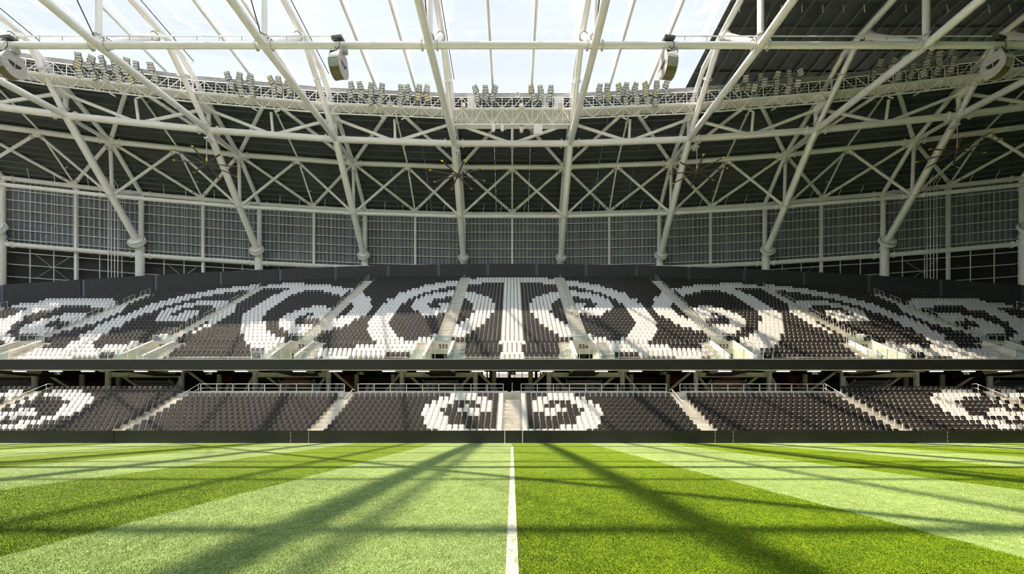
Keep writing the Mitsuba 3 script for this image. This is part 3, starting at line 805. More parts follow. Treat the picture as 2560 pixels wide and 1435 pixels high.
for i in range(7):
    x = (i - 3) * 15.3
    k = thing('exit_sign', f'green exit sign with white running figure under the balcony, {ORD[i + 1]} from the left', 'exit sign', 'green exit signs')
    part(k, 'plate', MB().box(x - 0.35, x + 0.35, 45.2, 45.25, 6.38, 6.70), 'green_sign')
    m = MB().tube((x + 0.03, 45.19, 6.62), (x + 0.03, 45.2, 6.62), 0.03, n=8).bar((x, 45.195, 6.58), (x - 0.02, 45.195, 6.50), 0.03, 0.01).bar((x - 0.02, 45.195, 6.50), (x - 0.09, 45.195, 6.44), 0.025, 0.01)
    m.bar((x - 0.02, 45.195, 6.50), (x + 0.05, 45.195, 6.43), 0.025, 0.01).bar((x, 45.195, 6.57), (x + 0.08, 45.195, 6.54), 0.02, 0.01)
    part(k, 'figure', m, 'sign_white')
    part(k, 'door_mark', MB().box(x + 0.1, x + 0.14, 45.19, 45.2, 6.42, 6.66), 'sign_white')
lx = [3.4, 8.9, 12.3, 17.6, 21.2, 27.0, 30.1, 33.6, 37.0, 42.3, 45.5, 49.1, 52.8]
LIGHT = {'type': 'area', 'radiance': {'type': 'rgb', 'value': [9.0, 8.7, 7.8]}}
DIM_LIGHT = {'type': 'area', 'radiance': {'type': 'rgb', 'value': [5.0, 4.85, 4.3]}}
for s in (-1, 1):
    for i, x in enumerate(lx):
        k = thing('soffit_light', f'linear light fitting under the balcony, {ORD[i + 1]} out from centre on the {"left" if s < 0 else "right"}', 'light', 'linear lights under the balcony')
        put(k + '__tube', MB().box(s * x - 0.62, s * x + 0.62, 44.6, 44.72, 6.62, 6.68), 'box_white')
        scene[k + '__tube']['emitter'] = LIGHT if s > 0 else DIM_LIGHT
        part(k, 'housing', MB().box(s * x - 0.66, s * x + 0.66, 44.55, 44.77, 6.68, 6.71), 'beam')

# ================================================================ roof steel
def flange(m, p, d, r, t=0.10):
    p, d = V(*p), V(*d) / np.linalg.norm(d)
    return m.tube(p - d * t / 2, p + d * t / 2, r, n=16)


def bolts(m, p, d, r, n=14):
    p, d = V(*p), V(*d) / np.linalg.norm(d)
    a = np.cross(d, [0, 0, 1] if abs(d[2]) < 0.9 else [1, 0, 0])
    a /= np.linalg.norm(a)
    b = np.cross(d, a)
    for i in range(n):
        t = 2 * math.pi * i / n
        c = p + (a * math.cos(t) + b * math.sin(t)) * r
        m.tube(c - d * 0.09, c + d * 0.09, 0.045, n=5)
    return m


def joint(parent, p, d, r):
    f = part(parent, 'flange', flange(MB(), p, d, r * 1.55), 'steel')
    part(f, 'bolts', bolts(MB(), p, d, r * 1.32), 'bolt', kind='stuff')


NODES = []
for i, x in enumerate(XT):
    H, J, M_, E_ = V(x, DH(x), ZH), V(x, DJ(x), ZJ), V(x, DM(x), ZM), V(x, DH(x), ZE)
    F = lerp(H, J, 0.425)
    B2, T5, K_ = V(x, 44.1, 38.7), V(x, 52.3, ZT), V(x, DK(x) + 1.3, 45.2)
    T6 = V(x, DK(x) - 2.0, ZT)
    NODES.append(dict(H=H, J=J, M=M_, E=E_, F=F, B2=B2, T5=T5, K=K_, T6=T6, P=V(x, DJ(x), 43.3)))
    n_ = f'{ORD[i + 1]} from the left'
    c = thing('roof_column', f'white tubular column at the back wall carrying the roof, {n_}', 'column', 'columns along the back wall')
    part(c, 'lower_shaft', MB().tube((x, DH(x), 14), (x, DH(x), ZH - 0.9), 0.60, n=18), 'steel')
    part(c, 'upper_shaft', MB().tube((x, DH(x) + 0.25, ZH - 0.9), (x, DH(x) + 0.25, ZE), 0.36, n=14), 'steel')
    part(c, 'collar', flange(MB(), (x, DH(x) + 0.25, ZE - 1.6), (0, 0, 1), 0.52, 0.14), 'steel')
    if abs(x) < 30:
        part(c, 'bearing', MB().tube((x - 0.95, DH(x) - 0.5, ZH - 1.45), (x - 0.35, DH(x) - 0.5, ZH - 1.45), 0.26, n=12).tube((x + 0.35, DH(x) - 0.5, ZH - 1.45), (x + 0.95, DH(x) - 0.5, ZH - 1.45), 0.26, n=12).box(x - 0.9, x + 0.9, DH(x) - 0.7, DH(x) + 0.3, ZH - 1.85, ZH - 1.70), 'steel')
    t = thing('roof_truss', f'white tubular roof truss reaching in from the back wall, {n_}', 'roof truss', 'white tubular roof trusses')
    dHJ = (J - H) / np.linalg.norm(J - H)
    foot = H + dHJ * 0.15
    ax = V(0, -0.83, 0.56)
    rd = 0.86 + 0.0085 * (abs(x) - 8)
    part(t, 'leg', MB().tube(foot, J, 0.50, 0.47, n=20), 'steel')
    ds = part(t, 'base_disc', MB().tube(foot + ax * 0.35, foot + ax * 0.75, rd, n=28), 'steel')
    part(ds, 'inner_ring', MB().tube(foot + ax * 0.75, foot + ax * 0.78, rd - 0.15, n=28), 'bolt')
    part(ds, 'boss', MB().tube(foot + ax * 0.77, foot + ax * 0.83, rd - 0.21, n=28), 'steel')
    part(t, 'ball', MB().tube(foot - dHJ * 0.3, V(x, DH(x), ZH - 1.0), 0.60, 0.55, n=18), 'steel')
    low = [J, B2, V(x, 30.45, 37.8), V(x, 16.8, 37.5), V(x, 3.15, 37.4), V(x, far(3.15), 37.4), V(x, far(16.8), 37.5), V(x, far(30.45), 37.8), V(x, far(44.1), 38.7), V(x, far(J[1]), ZJ), V(x, far(H[1]), ZH)]
    for a, b in zip(low[:-1], low[1:]):
        part(t, 'bottom_chord', MB().tube(a, b, 0.40, n=18), 'steel')
    top = [E_ + V(0, 0.3, 0), M_, K_, T6, T5, V(x, 44.1, ZT), V(x, 36.6, 47.2), V(x, 21.6, 47.8), V(x, 6.6, 48.0), V(x, far(6.6), 48.0), V(x, far(21.6), 47.8), V(x, far(36.6), 47.2), V(x, far(52.3), ZT), V(x, far(M_[1]), ZM), V(x, far(E_[1]), ZE)]
    for q, (a, b) in enumerate(zip(top[:-1], top[1:])):
        part(t, 'top_chord', MB().tube(a, b, 0.36 if q > 2 else 0.33, n=16), 'steel')
    part(t, 'web', MB().tube(J, T5 + V(0, 0.5, -0.3), 0.36, n=16), 'steel')
    part(t, 'web', MB().tube(B2, T5 + V(0, -0.3, -0.25), 0.34, n=16), 'steel')
    part(t, 'post', MB().tube(B2, (x, 44.1, ZT), 0.32, n=14), 'steel')
    part(t, 'web', MB().tube(J, M_, 0.28, n=14), 'steel')
    part(t, 'post', MB().tube(M_, F + V(0, 0.1, 0.3), 0.24, n=12), 'steel')
    part(t, 'link', MB().tube(F, E_ + V(0, 0.1, -0.2), 0.22, n=12), 'steel')
    part(t, 'post', MB().tube(J, (x, DJ(x), 43.6), 0.27, n=12), 'steel')
    part(t, 'bracket', MB().box(x - 0.75, x + 0.75, DJ(x) - 1.7, DJ(x) + 0.5, 43.35, 43.6).box(x - 0.25, x + 0.25, DJ(x) - 1.9, DJ(x) + 0.2, 42.8, 43.35), 'steel')
    for (a, b) in ((V(x, 44.1, 38.7), V(x, 36.6, 47.2)), (V(x, 30.45, 37.8), V(x, 36.6, 47.2)), (V(x, 30.45, 37.8), V(x, 21.6, 47.8)), (V(x, 16.8, 37.5), V(x, 21.6, 47.8)), (V(x, 16.8, 37.5), V(x, 6.6, 48.0))):
        part(t, 'tie_cable', MB().tube(a, b, 0.055, n=6), 'cable', 'thin dark steel cable')
    joint(t, lerp(J, T5, 0.10), T5 - J, 0.36)
    joint(t, lerp(J, T5, 0.62), T5 - J, 0.36)
    joint(t, lerp(B2, T5, 0.86), T5 - B2, 0.34)
    joint(t, lerp(B2, T5, 0.14), T5 - B2, 0.34)
    joint(t, B2 + V(0, 0, 0.9), (0, 0, 1), 0.32)
    joint(t, V(x, DJ(x), ZJ + 0.9), (0, 0, 1), 0.27)
    joint(t, M_ - V(0, 0, 1.3), (0, 0, 1), 0.24)
    joint(t, lerp(H, J, 0.44), J - H, 0.44)


def ring(name, label, key, r, lift=V(0, 0, 0), jt=True, z=None):
    k = thing(name, label, 'ring beam')
    for a, b in zip(NODES[:-1], NODES[1:]):
        p, q = a[key] + lift, b[key] + lift
        part(k, 'segment', MB().tube(p, q, r, n=16), 'steel')
        if jt:
            for t in (0.075, 0.925):
                part(k, 'flange', flange(MB(), lerp(p, q, t), q - p, r * 1.4, 0.12), 'steel')
    return k


ring('main_ring_beam', 'thick white ring beam joining the trusses below the catwalk', 'J', 0.42)
ring('middle_ring_beam', 'white ring beam under the dark roof deck, above the hanging fans', 'M', 0.36)
ring('eave_beam', 'white eave pipe on top of the back wall columns', 'E', 0.33, V(0, 0.25, 0))
ring('brace_ring_beam', 'white pipe joining the inclined truss legs in front of the back wall', 'F', 0.26)
ring('lower_ring_beam', 'white pipe joining the column heads under the wall cladding', 'H', 0.34, V(0, 0.1, -1.45))

for i in range(9):
    a, b = NODES[i], NODES[i + 1]
    where = f'between the {ORD[i + 1]} and {ORD[i + 2]} trusses from the left'
    k = thing('roof_bracing', f'white tubular bracing {where}', 'bracing', 'bracing between the roof trusses')
    mid = lambda key: (a[key] + b[key]) / 2
    Jm, Mm, Em, Pm = mid('J'), mid('M'), mid('E') + V(0, 0.2, 0.2), mid('P')
    Km = mid('K') + V(0, 0.2, -0.3)
    for n in (a, b):
        part(k, 'front_diagonal', MB().tube(Jm, n['P'] + V(0, -0.4, 0.1), 0.21, n=12), 'steel')
        part(k, 'deck_diagonal', MB().tube(Km, n['M'], 0.25, n=12), 'steel')
        part(k, 'rear_diagonal', MB().tube(Em, n['M'], 0.23, n=12), 'steel')
        part(k, 'inner_diagonal', MB().tube(Mm - V(0, 0, 0.25), n['F'], 0.19, n=12), 'steel')
        for p, q, s in ((n['M'], Km, 0.10), (n['M'], Em, 0.10), (Mm - V(0, 0, 0.25), n['F'], 0.07), (Em, n['M'], 0.10)):
            c = lerp(p, q, s)
            part(k, 'clamp', flange(MB(), c, q - p, 0.29, 0.30), 'steel_grey')
    part(k, 'hanger', MB().tube(Jm, Pm + V(0, -0.5, 0.2), 0.19, n=12), 'steel')
    part(k, 'gusset', MB().box(Mm[0] - 0.5, Mm[0] + 0.5, Mm[1] - 0.1, Mm[1] + 0.1, Mm[2] - 0.75, Mm[2]), 'steel')
    r = thing('mid_rafter', f'slim white rafter with fly braces {where}', 'rafter', 'slim rafters under the roof deck')
    for p, q in ((Km + V(0, 0, 0.45), Mm + V(0, 0, 0.48)), (Mm + V(0, 0, 0.48), Em + V(0, 0, 0.24))):
        part(r, 'chord', MB().bar(p, q, 0.24, 0.18), 'steel')
        for t in (0.33, 0.72):
            c = lerp(p, q, t)
            for s in (-1, 1):
                part(r, 'fly_brace', MB().tube(c, c + V(s * 0.75, 0.1, 0.45), 0.045, n=6), 'steel')
    for t in (0.2, 0.38, 0.62, 0.8):
        c = lerp(a['E'], b['E'], t)
        part(k, 'stub_post', MB().tube(c + V(0, -0.1, 0.2), c + V(0.25, -0.6, 1.35), 0.045, n=6), 'steel')

# ================================================================ dark roof deck with purlins
dk = setting('roof_deck', 'dark ribbed underside of the roof over the stand')
LIFT = 0.62
for i in range(9):
    a, b = NODES[i], NODES[i + 1]
    lines = []
    for n in (a, b):
        x = n['E'][0]
        lines.append([V(x, DH(x) + 2.2, ZE - 1.3 + LIFT), n['E'] + V(0, 0.3, LIFT), n['M'] + V(0, 0, LIFT), V(x, DK(x) + 0.7, 45.65 + LIFT * 0.8)])
    for s in range(3):
        p0, p1, q0, q1 = lines[0][s], lines[0][s + 1], lines[1][s], lines[1][s + 1]
        for t in range(3):
            A, B, C, D = lerp(p0, q0, t / 3), lerp(p0, q0, (t + 1) / 3), lerp(p1, q1, (t + 1) / 3), lerp(p1, q1, t / 3)
            up = V(0, 0, 0.14)
            e = V(0.03, 0, 0)
            part(dk, 'panel', MB().hexa([A + e, B, C, D + e, A + e + up, B + up, C + up, D + e + up]), 'deck')
        npur = (1, 9, 9)[s]
        for t in range(npur):
            u = (t + 0.5) / npur
            part(dk, 'purlin', MB().bar(lerp(p0, p1, u) - V(0, 0, 0.09), lerp(q0, q1, u) - V(0, 0, 0.09), 0.09, 0.18), 'purlin')
    g = thing('edge_louvre', f'white louvre slats at the deck edge behind the catwalk, {ORD[i + 1]} bay from the left', 'louvre', 'louvres at the roof edge')
    for t in range(4):
        z = 45.78 + 0.17 * t
        p, q = lines[0][3].copy(), lines[1][3].copy()
        p[2] = q[2] = z
        part(g, 'slat', MB().bar(p - V(0, 0.05, 0), q - V(0, 0.05, 0), 0.06, 0.07), 'steel')
    p, q = lines[0][3].copy(), lines[1][3].copy()
    part(g, 'backing', MB().hexa([(p[0], p[1] + .1, 45.8), (q[0], q[1] + .1, 45.8), (q[0], q[1] + .2, 45.8), (p[0], p[1] + .2, 45.8), (p[0], p[1] + .1, 46.4), (q[0], q[1] + .1, 46.4), (q[0], q[1] + .2, 46.4), (p[0], p[1] + .2, 46.4)]), 'deck')

# opaque deck over the right-hand end
X_OP = 24.45
od = setting('end_deck', 'dark opaque roof panels over the right end of the pitch')
y0, y1 = far(61), 66.5
for i in range(5):
    a = X_OP + BAY * i
    for s in range(12):
        ya, yb = y0 + (y1 - y0) * s / 12, y0 + (y1 - y0) * (s + 1) / 12
        part(od, 'panel', MB().box(a + 0.02, a + BAY - 0.02, ya + 0.02, yb, 48.75, 48.9), 'deck')
    for q in range(8):
        x = a + BAY * (q + 0.5) / 8
        part(od, 'rib', MB().box(x - 0.07, x + 0.07, y0, y1, 48.5, 48.75), 'purlin')
    for y in np.arange(33.0, y1, 3.4):
        part(od, 'cross_rib', MB().box(a, a + BAY, y - 0.05, y + 0.05, 48.6, 48.75), 'purlin')
    for q in range(7):
        x = a + BAY * (q + 0.5) / 7
        part(od, 'hanger', MB().tube((x, 50.4, 48.6), (x - 0.25, 50.0, 47.4), 0.05, n=6), 'steel')

# clear roof: rafters and panes
for i, xr in enumerate([XT[0] + BAY / 3 * q for q in range(-3, 19) if q % 3]):
    k = thing('thin_rafter', f'slim white rafter tube under the clear roof, {nth(i + 1)} from the left', 'rafter', 'slim rafter tubes of the clear roof')
    m1 = [(xr, DK(xr) + 3.6, 48.45), (xr, 44, 48.4), (xr, 20, 48.7), (xr, MID, 48.8), (xr, far(20), 48.7), (xr, far(60), 48.3)]
    for a, b in zip(m1[:-1], m1[1:]):
        part(k, 'tube', MB().tube(a, b, 0.19, n=12), 'steel')
cr = setting('clear_roof', 'clear roof panes between the white rafters')
xs = [XT[0] + BAY / 3 * q for q in range(-4, 19)]
ys = [64.5, 53, 44, 30, 10, MID, far(10), far(30), far(61)]
for xa, xb in zip(xs[:-1], xs[1:]):
    for ya, yb in zip(ys[:-1], ys[1:]):
        part(cr, 'pane', MB().quad((xa + 0.06, ya, 49.05), (xb - 0.06, ya, 49.05), (xb - 0.06, yb + 0.04, 49.05), (xa + 0.06, yb + 0.04, 49.05)), 'clear_roof')

# cross beams over the pitch and the roof's diagonal bracing
for j, d in enumerate((44.1, 30.45, 16.8, 3.15, far(3.15), far(16.8), far(30.45), far(44.1))):
    z = 38.7 if abs(d - MID) > 49 else 37.8 if abs(d - MID) > 34 else 37.5
    k = thing('cross_beam', 'straight white tube beam crossing in front of all trusses' if j == 0 else f'white tube beam over the pitch, {ORD[j]} behind the first', 'beam')
    for a, b in zip(XT[:-1], XT[1:]):
        part(k, 'segment', MB().tube((a, d, z), (b, d, z), 0.31, n=16), 'steel')
        if j == 0:
            for t in (0.045, 0.955):
                joint(k, (a + (b - a) * t, d, z), (1, 0, 0), 0.31)
for j, (d, r) in enumerate(((24.6, 0.15), (19.4, 0.17), (13.9, 0.17), (8.2, 0.26))):
    k = thing('roof_purlin', f'white purlin tube under the clear roof over the pitch, {ORD[j + 1]} from the far side', 'purlin', 'purlins over the pitch')
    put(k, MB().tube((XT[0], d, 47.6), (XT[-1], d, 47.6), r, n=10), 'steel')
k = thing('diagonal_brace', 'white diagonal roof brace over the pitch', 'brace')
for a, b in (((-57.05, 44.1), (-40.75, 30.45)), ((-40.75, 30.45), (-24.45, 16.8)), ((-24.45, 16.8), (-8.15, 3.15))):
    part(k, 'segment', MB().tube((*a, 36.9), (*b, 36.9), 0.22, n=10), 'steel')

# conduits clipped on the first cross beam
for a, b, where in ((-49.5, -17.6, 'left'), (15.9, 47.0, 'right')):
    k = thing('cable_conduit', f'thin white conduit carried above the cross beam on the {where} side', 'conduit')
    part(k, 'pipe', MB().tube((a, 43.9, 39.42), (b, 43.9, 39.42), 0.055, n=8), 'steel')
    for x in np.arange(a + 1, b, 2.2):
        part(k, 'clip', MB().tube((x, 43.9, 39.0), (x, 43.9, 39.42), 0.02, n=5), 'cable')
for i in range(1, 9):
    x = XT[i] + 0.42
    k = thing('rafter_cable', f'thin dark cable running beside the top chord of the {ORD[i + 1]} truss from the left', 'cable', 'thin cables beside the trusses')
    put(k, MB().tube((x, DK(x) - 0.5, 47.3), (x, 34, 47.7), 0.05, n=5), 'cable')

# ================================================================ catwalk
for i in range(9):
    xa, xb = XT[i], XT[i + 1]
    A, B = V(xa, DK(xa), 0), V(xb, DK(xb), 0)
    d = (B - A) / np.linalg.norm(B - A)
    nrm = V(-d[1], d[0], 0)
    L = np.linalg.norm(B - A)
    centre = i == 4
    k = thing('catwalk', f'white lattice catwalk hung under the roof edge, {ORD[i + 1]} bay from the left', 'catwalk', 'bays of the catwalk')
    P = lambda t, off, z: A + d * (L * t) + nrm * off + V(0, 0, z)
    e0, e1 = 0.004, 0.996
    for z, r in ((45.25, 0.075), (43.80, 0.095)):
        part(k, 'chord', MB().tube(P(e0, 0, z), P(e1, 0, z), r, n=8), 'steel')
    for z in (44.22, 44.62, 45.0):
        part(k, 'guard_rail', MB().tube(P(e0, 0.05, z), P(e1, 0.05, z), 0.022, n=5), 'steel')
    part(k, 'back_rail', MB().tube(P(e0, 1.35, 45.15), P(e1, 1.35, 45.15), 0.035, n=6), 'steel')
    part(k, 'back_rail', MB().tube(P(e0, 1.35, 44.55), P(e1, 1.35, 44.55), 0.03, n=6), 'steel')
    part(k, 'cable_tray', MB().bar(P(e0, 1.28, 44.25), P(e1, 1.28, 44.25), 0.06, 0.16), 'steel')
    n = 12
    for q in range(n + 1):
        t = q / n
        part(k, 'post', MB().tube(P(min(max(t, e0), e1), 0, 43.8), P(min(max(t, e0), e1), 0, 45.25), 0.055, n=6), 'steel')
        part(k, 'rear_post', MB().tube(P(min(max(t, e0), e1), 1.35, 43.8), P(min(max(t, e0), e1), 1.35, 45.15), 0.035, n=5), 'steel')
        if q < n:
            lo, hi = (t, t + 1 / n) if (q < n / 2) == (q % 12 != 0) and q not in (5,) else (t + 1 / n, t)
            part(k, 'diagonal', MB().tube(P(lo, 0, 45.25 if lo < hi else 45.25), P(hi, 0, 43.8), 0.05, n=6), 'steel')
            for s in (1 / 3, 2 / 3):
                part(k, 'baluster', MB().tube(P(t + s / n, 0.05, 43.85), P(t + s / n, 0.05, 45.0), 0.018, n=4), 'steel')
    part(k, 'floor', MB().hexa([P(e0, 0.02, 43.62), P(e1, 0.02, 43.62), P(e1, 1.4, 43.62), P(e0, 1.4, 43.62), P(e0, 0.02, 43.70), P(e1, 0.02, 43.70), P(e1, 1.4, 43.70), P(e0, 1.4, 43.70)]), 'steel')
    zl, off = (41.95, 0.5) if centre else (43.05, 0.9)
    part(k, 'lower_chord', MB().bar(P(e0, off, zl), P(e1, off, zl), 0.12, 0.14), 'steel')
    for q in range(25):
        t = min(max(q / 24, e0), e1)
        part(k, 'lower_rib', MB().tube(P(t, 0.1, 43.7), P(t, off, zl), 0.04 if q % 2 else 0.055, n=5), 'beam')
        if q % 4 == 0 and q < 24:
            part(k, 'lower_diagonal', MB().tube(P(t + 2 / 24, 0.08, 43.7), P(max(t, e0), off, zl), 0.06, n=6), 'steel')
            part(k, 'lower_diagonal', MB().tube(P(t + 2 / 24, 0.08, 43.7), P(min(t + 4 / 24, e1), off, zl), 0.06, n=6), 'steel')
    if centre:
        part(k, 'deck_tray', MB().hexa([P(0.02, 1.2, 43.0), P(0.98, 1.2, 43.0), P(0.98, 2.4, 42.6), P(0.02, 2.4, 42.6), P(0.02, 1.2, 43.6), P(0.98, 1.2, 43.6), P(0.98, 2.4, 43.6), P(0.02, 2.4, 43.6)]), 'box_white')
    for s, t in ((-1, 0.43), (1, 0.60)):
        u = thing('work_light', f'small white work light under the catwalk, {"first" if s < 0 else "second"} in the {ORD[i + 1]} bay from the left', 'light fitting', 'work lights under the catwalk')
        c = P(t, 0.9, zl - 0.30)
        put(u, MB().bar(c - d * 0.32 + V(0, 0, -s * 0.14), c + d * 0.32 + V(0, 0, s * 0.14), 0.16, 0.09).tube(c, c + V(0, 0, 0.35), 0.03, n=5), 'box_white')

K0 = DK(0) - 0.05
k = thing('satellite_dish', 'round pale dish on the catwalk rail near the middle', 'dish')
part(k, 'bowl', MB().tube((0.72, K0 + 0.2, 45.75), (0.72, K0 + 0.08, 45.75), 0.16, 0.34, n=20), 'lamp_face')
part(k, 'feed', MB().tube((0.72, K0 - 0.15, 45.7), (0.72, K0 + 0.1, 45.75), 0.05, n=8), 'bolt')
part(k, 'stand', MB().tube((0.72, K0 + 0.2, 45.2), (0.72, K0 + 0.2, 45.7), 0.04, n=6), 'steel')
for x0, x1, z1, w in ((-6.1, -4.9, 46.15, 'behind the leftmost lamps of the centre bay'), (4.25, 5.0, 46.1, 'behind the rightmost lamps of the centre bay'), (5.7, 7.0, 45.75, 'at the right end of the centre bay')):
    k = thing('equipment_cabinet', 'white equipment cabinet standing on the catwalk ' + w, 'cabinet', 'cabinets on the catwalk')
    part(k, 'body', MB().box(x0, x1, K0 + 0.5, K0 + 1.2, 43.7, z1), 'box_white')
    part(k, 'lid', MB().box(x0 - 0.05, x1 + 0.05, K0 + 0.45, K0 + 1.25, z1, z1 + 0.05), 'steel_grey')
for x, n_ in ((-6.55, 'left'), (1.25, 'middle'), (6.45, 'right'), (-16.3, 'far left')):
    y = DK(x) - 0.25
    k = thing('rail_speaker', f'small grey box speaker on the catwalk\'s front chord, {n_} one of the four', 'speaker', 'box speakers on the catwalk')
    part(k, 'cabinet', MB().hexa([(x - 0.30, y - 0.2, 43.80), (x + 0.30, y - 0.2, 43.80), (x + 0.30, y + 0.2, 43.80), (x - 0.30, y + 0.2, 43.80), (x - 0.26, y - 0.05, 44.35), (x + 0.26, y - 0.05, 44.35), (x + 0.26, y + 0.2, 44.35), (x - 0.26, y + 0.2, 44.35)]), 'speaker_grey')
    part(k, 'foot', MB().box(x - 0.3, x + 0.3, y - 0.15, y + 0.3, 43.68, 43.80), 'beam')
for x, w, z0, z1, mat, lab in ((-2.55, 0.42, 41.0, 42.0, 'box_white', 'narrow white antenna box hanging under the catwalk centre, left one'), (-1.35, 0.42, 41.05, 42.0, 'box_white', 'narrow white antenna box hanging under the catwalk centre, right one'),
                               (3.5, 1.15, 40.65, 41.95, 'box_white', 'square white panel hanging under the catwalk centre')):
    k = thing('hanging_box', lab, 'box')
    y = K0 + 0.35
    part(k, 'case', MB().box(x - w / 2, x + w / 2, y, y + 0.2, z0, z1), mat)
    part(k, 'hanger', MB().tube((x, y + 0.1, z1), (x, y + 0.1, 42.1), 0.04, n=6), 'steel')
    if w < 1:
        part(k, 'connector', MB().tube((x - 0.1, y + 0.1, z0 - 0.2), (x - 0.1, y + 0.1, z0), 0.04, n=6).tube((x + 0.08, y + 0.1, z0 - 0.25), (x + 0.08, y + 0.1, z0), 0.04, n=6), 'bolt')
k = thing('camera_pod', 'small cream camera pod hanging under the catwalk centre', 'camera')
part(k, 'shell', MB().tube((1.25, K0 + 0.5, 41.0), (1.25, K0 + 0.5, 41.6), 0.26, 0.22, n=14), 'cast')
part(k, 'mount', MB().tube((1.25, K0 + 0.5, 41.6), (1.25, K0 + 0.5, 42.0), 0.09, n=8), 'maroon')

# ================================================================ floodlights
FLOOD = [[(-52.92,46.19),(-52.98,45.23),(-52.78,44.2)],[(-51.58,46.08),(-51.75,45.23),(-51.33,44.1)],[(-50.5,46.2),(-50.36,45.15),(-50.01,44.13)],
    [(-49.16,46.0),(-48.95,45.12),(-48.66,44.16)],[(-47.87,46.35),(-47.95,45.18),(-47.37,44.18)],[(-46.86,46.08),(-46.36,44.99)],[(-45.23,46.14),(-44.77,44.78)],
    [(-36.49,46.03),(-35.99,44.84)],[(-35.1,46.09),(-35.1,45.14),(-34.86,44.05)],[(-33.79,46.08),(-33.76,45.1),(-33.55,44.09)],[(-31.33,46.02),(-30.95,44.76)],
    [(-30.38,46.06),(-30.22,44.82)],[(-29.14,45.96),(-29.06,44.92)],[(-21.27,46.04),(-21.39,44.88)],[(-20.1,46.11),(-19.96,44.93)],
    [(-18.66,46.06),(-18.68,45.18),(-18.85,44.1)],[(-17.29,46.05),(-17.32,45.03),(-17.55,44.12)],[(-14.74,45.98),(-14.79,45.04),(-14.93,44.2)],
    [(-13.91,46.02),(-13.91,44.86)],[(-12.41,46.11),(-12.54,44.96)],[(-11.35,46.08),(-11.39,44.9)],[(-4.94,46.17),(-4.68,44.97)],[(-3.57,46.19),(-3.51,45.11)],
    [(-2.31,46.2),(-2.65,45.03)],[(2.54,46.2),(2.94,45.03)],[(3.8,46.18),(3.83,45.11)],[(5.17,46.17),(4.96,45.01)],[(11.63,46.19),(11.67,45.03)],
    [(12.67,46.24),(12.82,45.03)],[(14.19,46.19),(14.14,45.03)],[(15.14,46.23),(15.28,45.34),(15.1,44.28)],[(16.36,46.18),(16.38,45.2),(16.59,44.3)],
    [(17.64,46.24),(17.72,45.31),(17.98,44.24)],[(19.14,46.3),(19.02,45.16),(18.94,43.92)],[(20.35,46.27),(20.49,45.11)],[(30.34,46.25),(29.31,45.07)],
    [(32.17,46.29),(30.59,45.14)],[(32.63,45.64),(31.41,44.98)],[(34.16,46.36),(34.12,45.29),(34.04,44.33)],[(35.54,46.39),(35.67,45.39),(35.43,44.33)],
    [(36.9,46.41),(36.59,45.04)],[(45.93,46.5),(45.23,45.14)],[(47.41,46.42),(47.19,45.62)],[(48.63,46.57),(47.91,44.52)],[(49.48,45.45),(49.27,44.49)],
    [(51.14,46.51),(50.89,45.57),(50.58,44.51)],[(52.2,46.5),(52.2,45.6),(51.93,44.58)],[(53.43,46.46),(53.64,45.62),(53.43,44.67)]]


def rot_plane(c, yaw, roll, pitch):
    cy, sy, cp, sp, cr, sr = math.cos(yaw), math.sin(yaw), math.cos(pitch), math.sin(pitch), math.cos(roll), math.sin(roll)
    R = np.array([[cy, -sy, 0], [sy, cy, 0], [0, 0, 1]]) @ np.array([[1, 0, 0], [0, cp, -sp], [0, sp, cp]]) @ np.array([[cr, 0, sr], [0, 1, 0], [-sr, 0, cr]])
    return lambda p: np.asarray(p, float) @ R.T + c


def moved(m, f):
    v, g = m.get()
    return f(v), g


ncol = 0
for ci, col in enumerate(FLOOD):
    xm = np.mean([p[0] for p in col])
    D = DK(xm) - 0.30
    left_to_right = ci + 1
    k = thing('lamp_mast', f'dark lamp mast on the catwalk front, {nth(left_to_right)} from the left', 'mast', 'lamp masts on the catwalk')
    pts = [V(p[0], DK(p[0]) - 0.02, p[1]) for p in col] + [V(col[-1][0], DK(col[-1][0]) + 0.0, 43.85)]
    put(k, MB().path([p - V(0, 0, 0.25) if q < len(col) else p for q, p in enumerate(pts)], 0.05, 6), 'lamp_body')
    for r_, (x, z) in enumerate(col):
        k = thing('floodlight', f'floodlight with three LED rows, {ORD[r_ + 1]} from top on the {nth(left_to_right)} mast from left', 'floodlight', 'floodlights on the catwalk')
        yaw = 0.30 * math.sin(ci * 2.3 + r_) - 0.004 * x
        roll = 0.30 * math.sin(ci * 1.7 + r_ * 2.1)
        f = rot_plane(V(x, DK(x) - 0.35, z), yaw, roll, 0.35)
        part(k, 'body', moved(MB().box(-0.34, 0.34, -0.02, 0.12, -0.44, 0.44), f), 'lamp_body')
        warm = 'lamp_warm' if rng.random() < 0.08 else 'lamp_face'
        for q in (-1, 0, 1):
            part(k, 'led_row', moved(MB().box(-0.30, 0.30, -0.045, -0.02, q * 0.288 - 0.105, q * 0.288 + 0.105), f), warm)
        part(k, 'yoke', moved(MB().path([(-0.34, 0.04, 0.0), (-0.44, 0.08, -0.2), (-0.25, 0.12, -0.58), (0.25, 0.12, -0.58), (0.44, 0.08, -0.2), (0.34, 0.04, 0.0)], 0.035, 5), f), 'steel_grey')

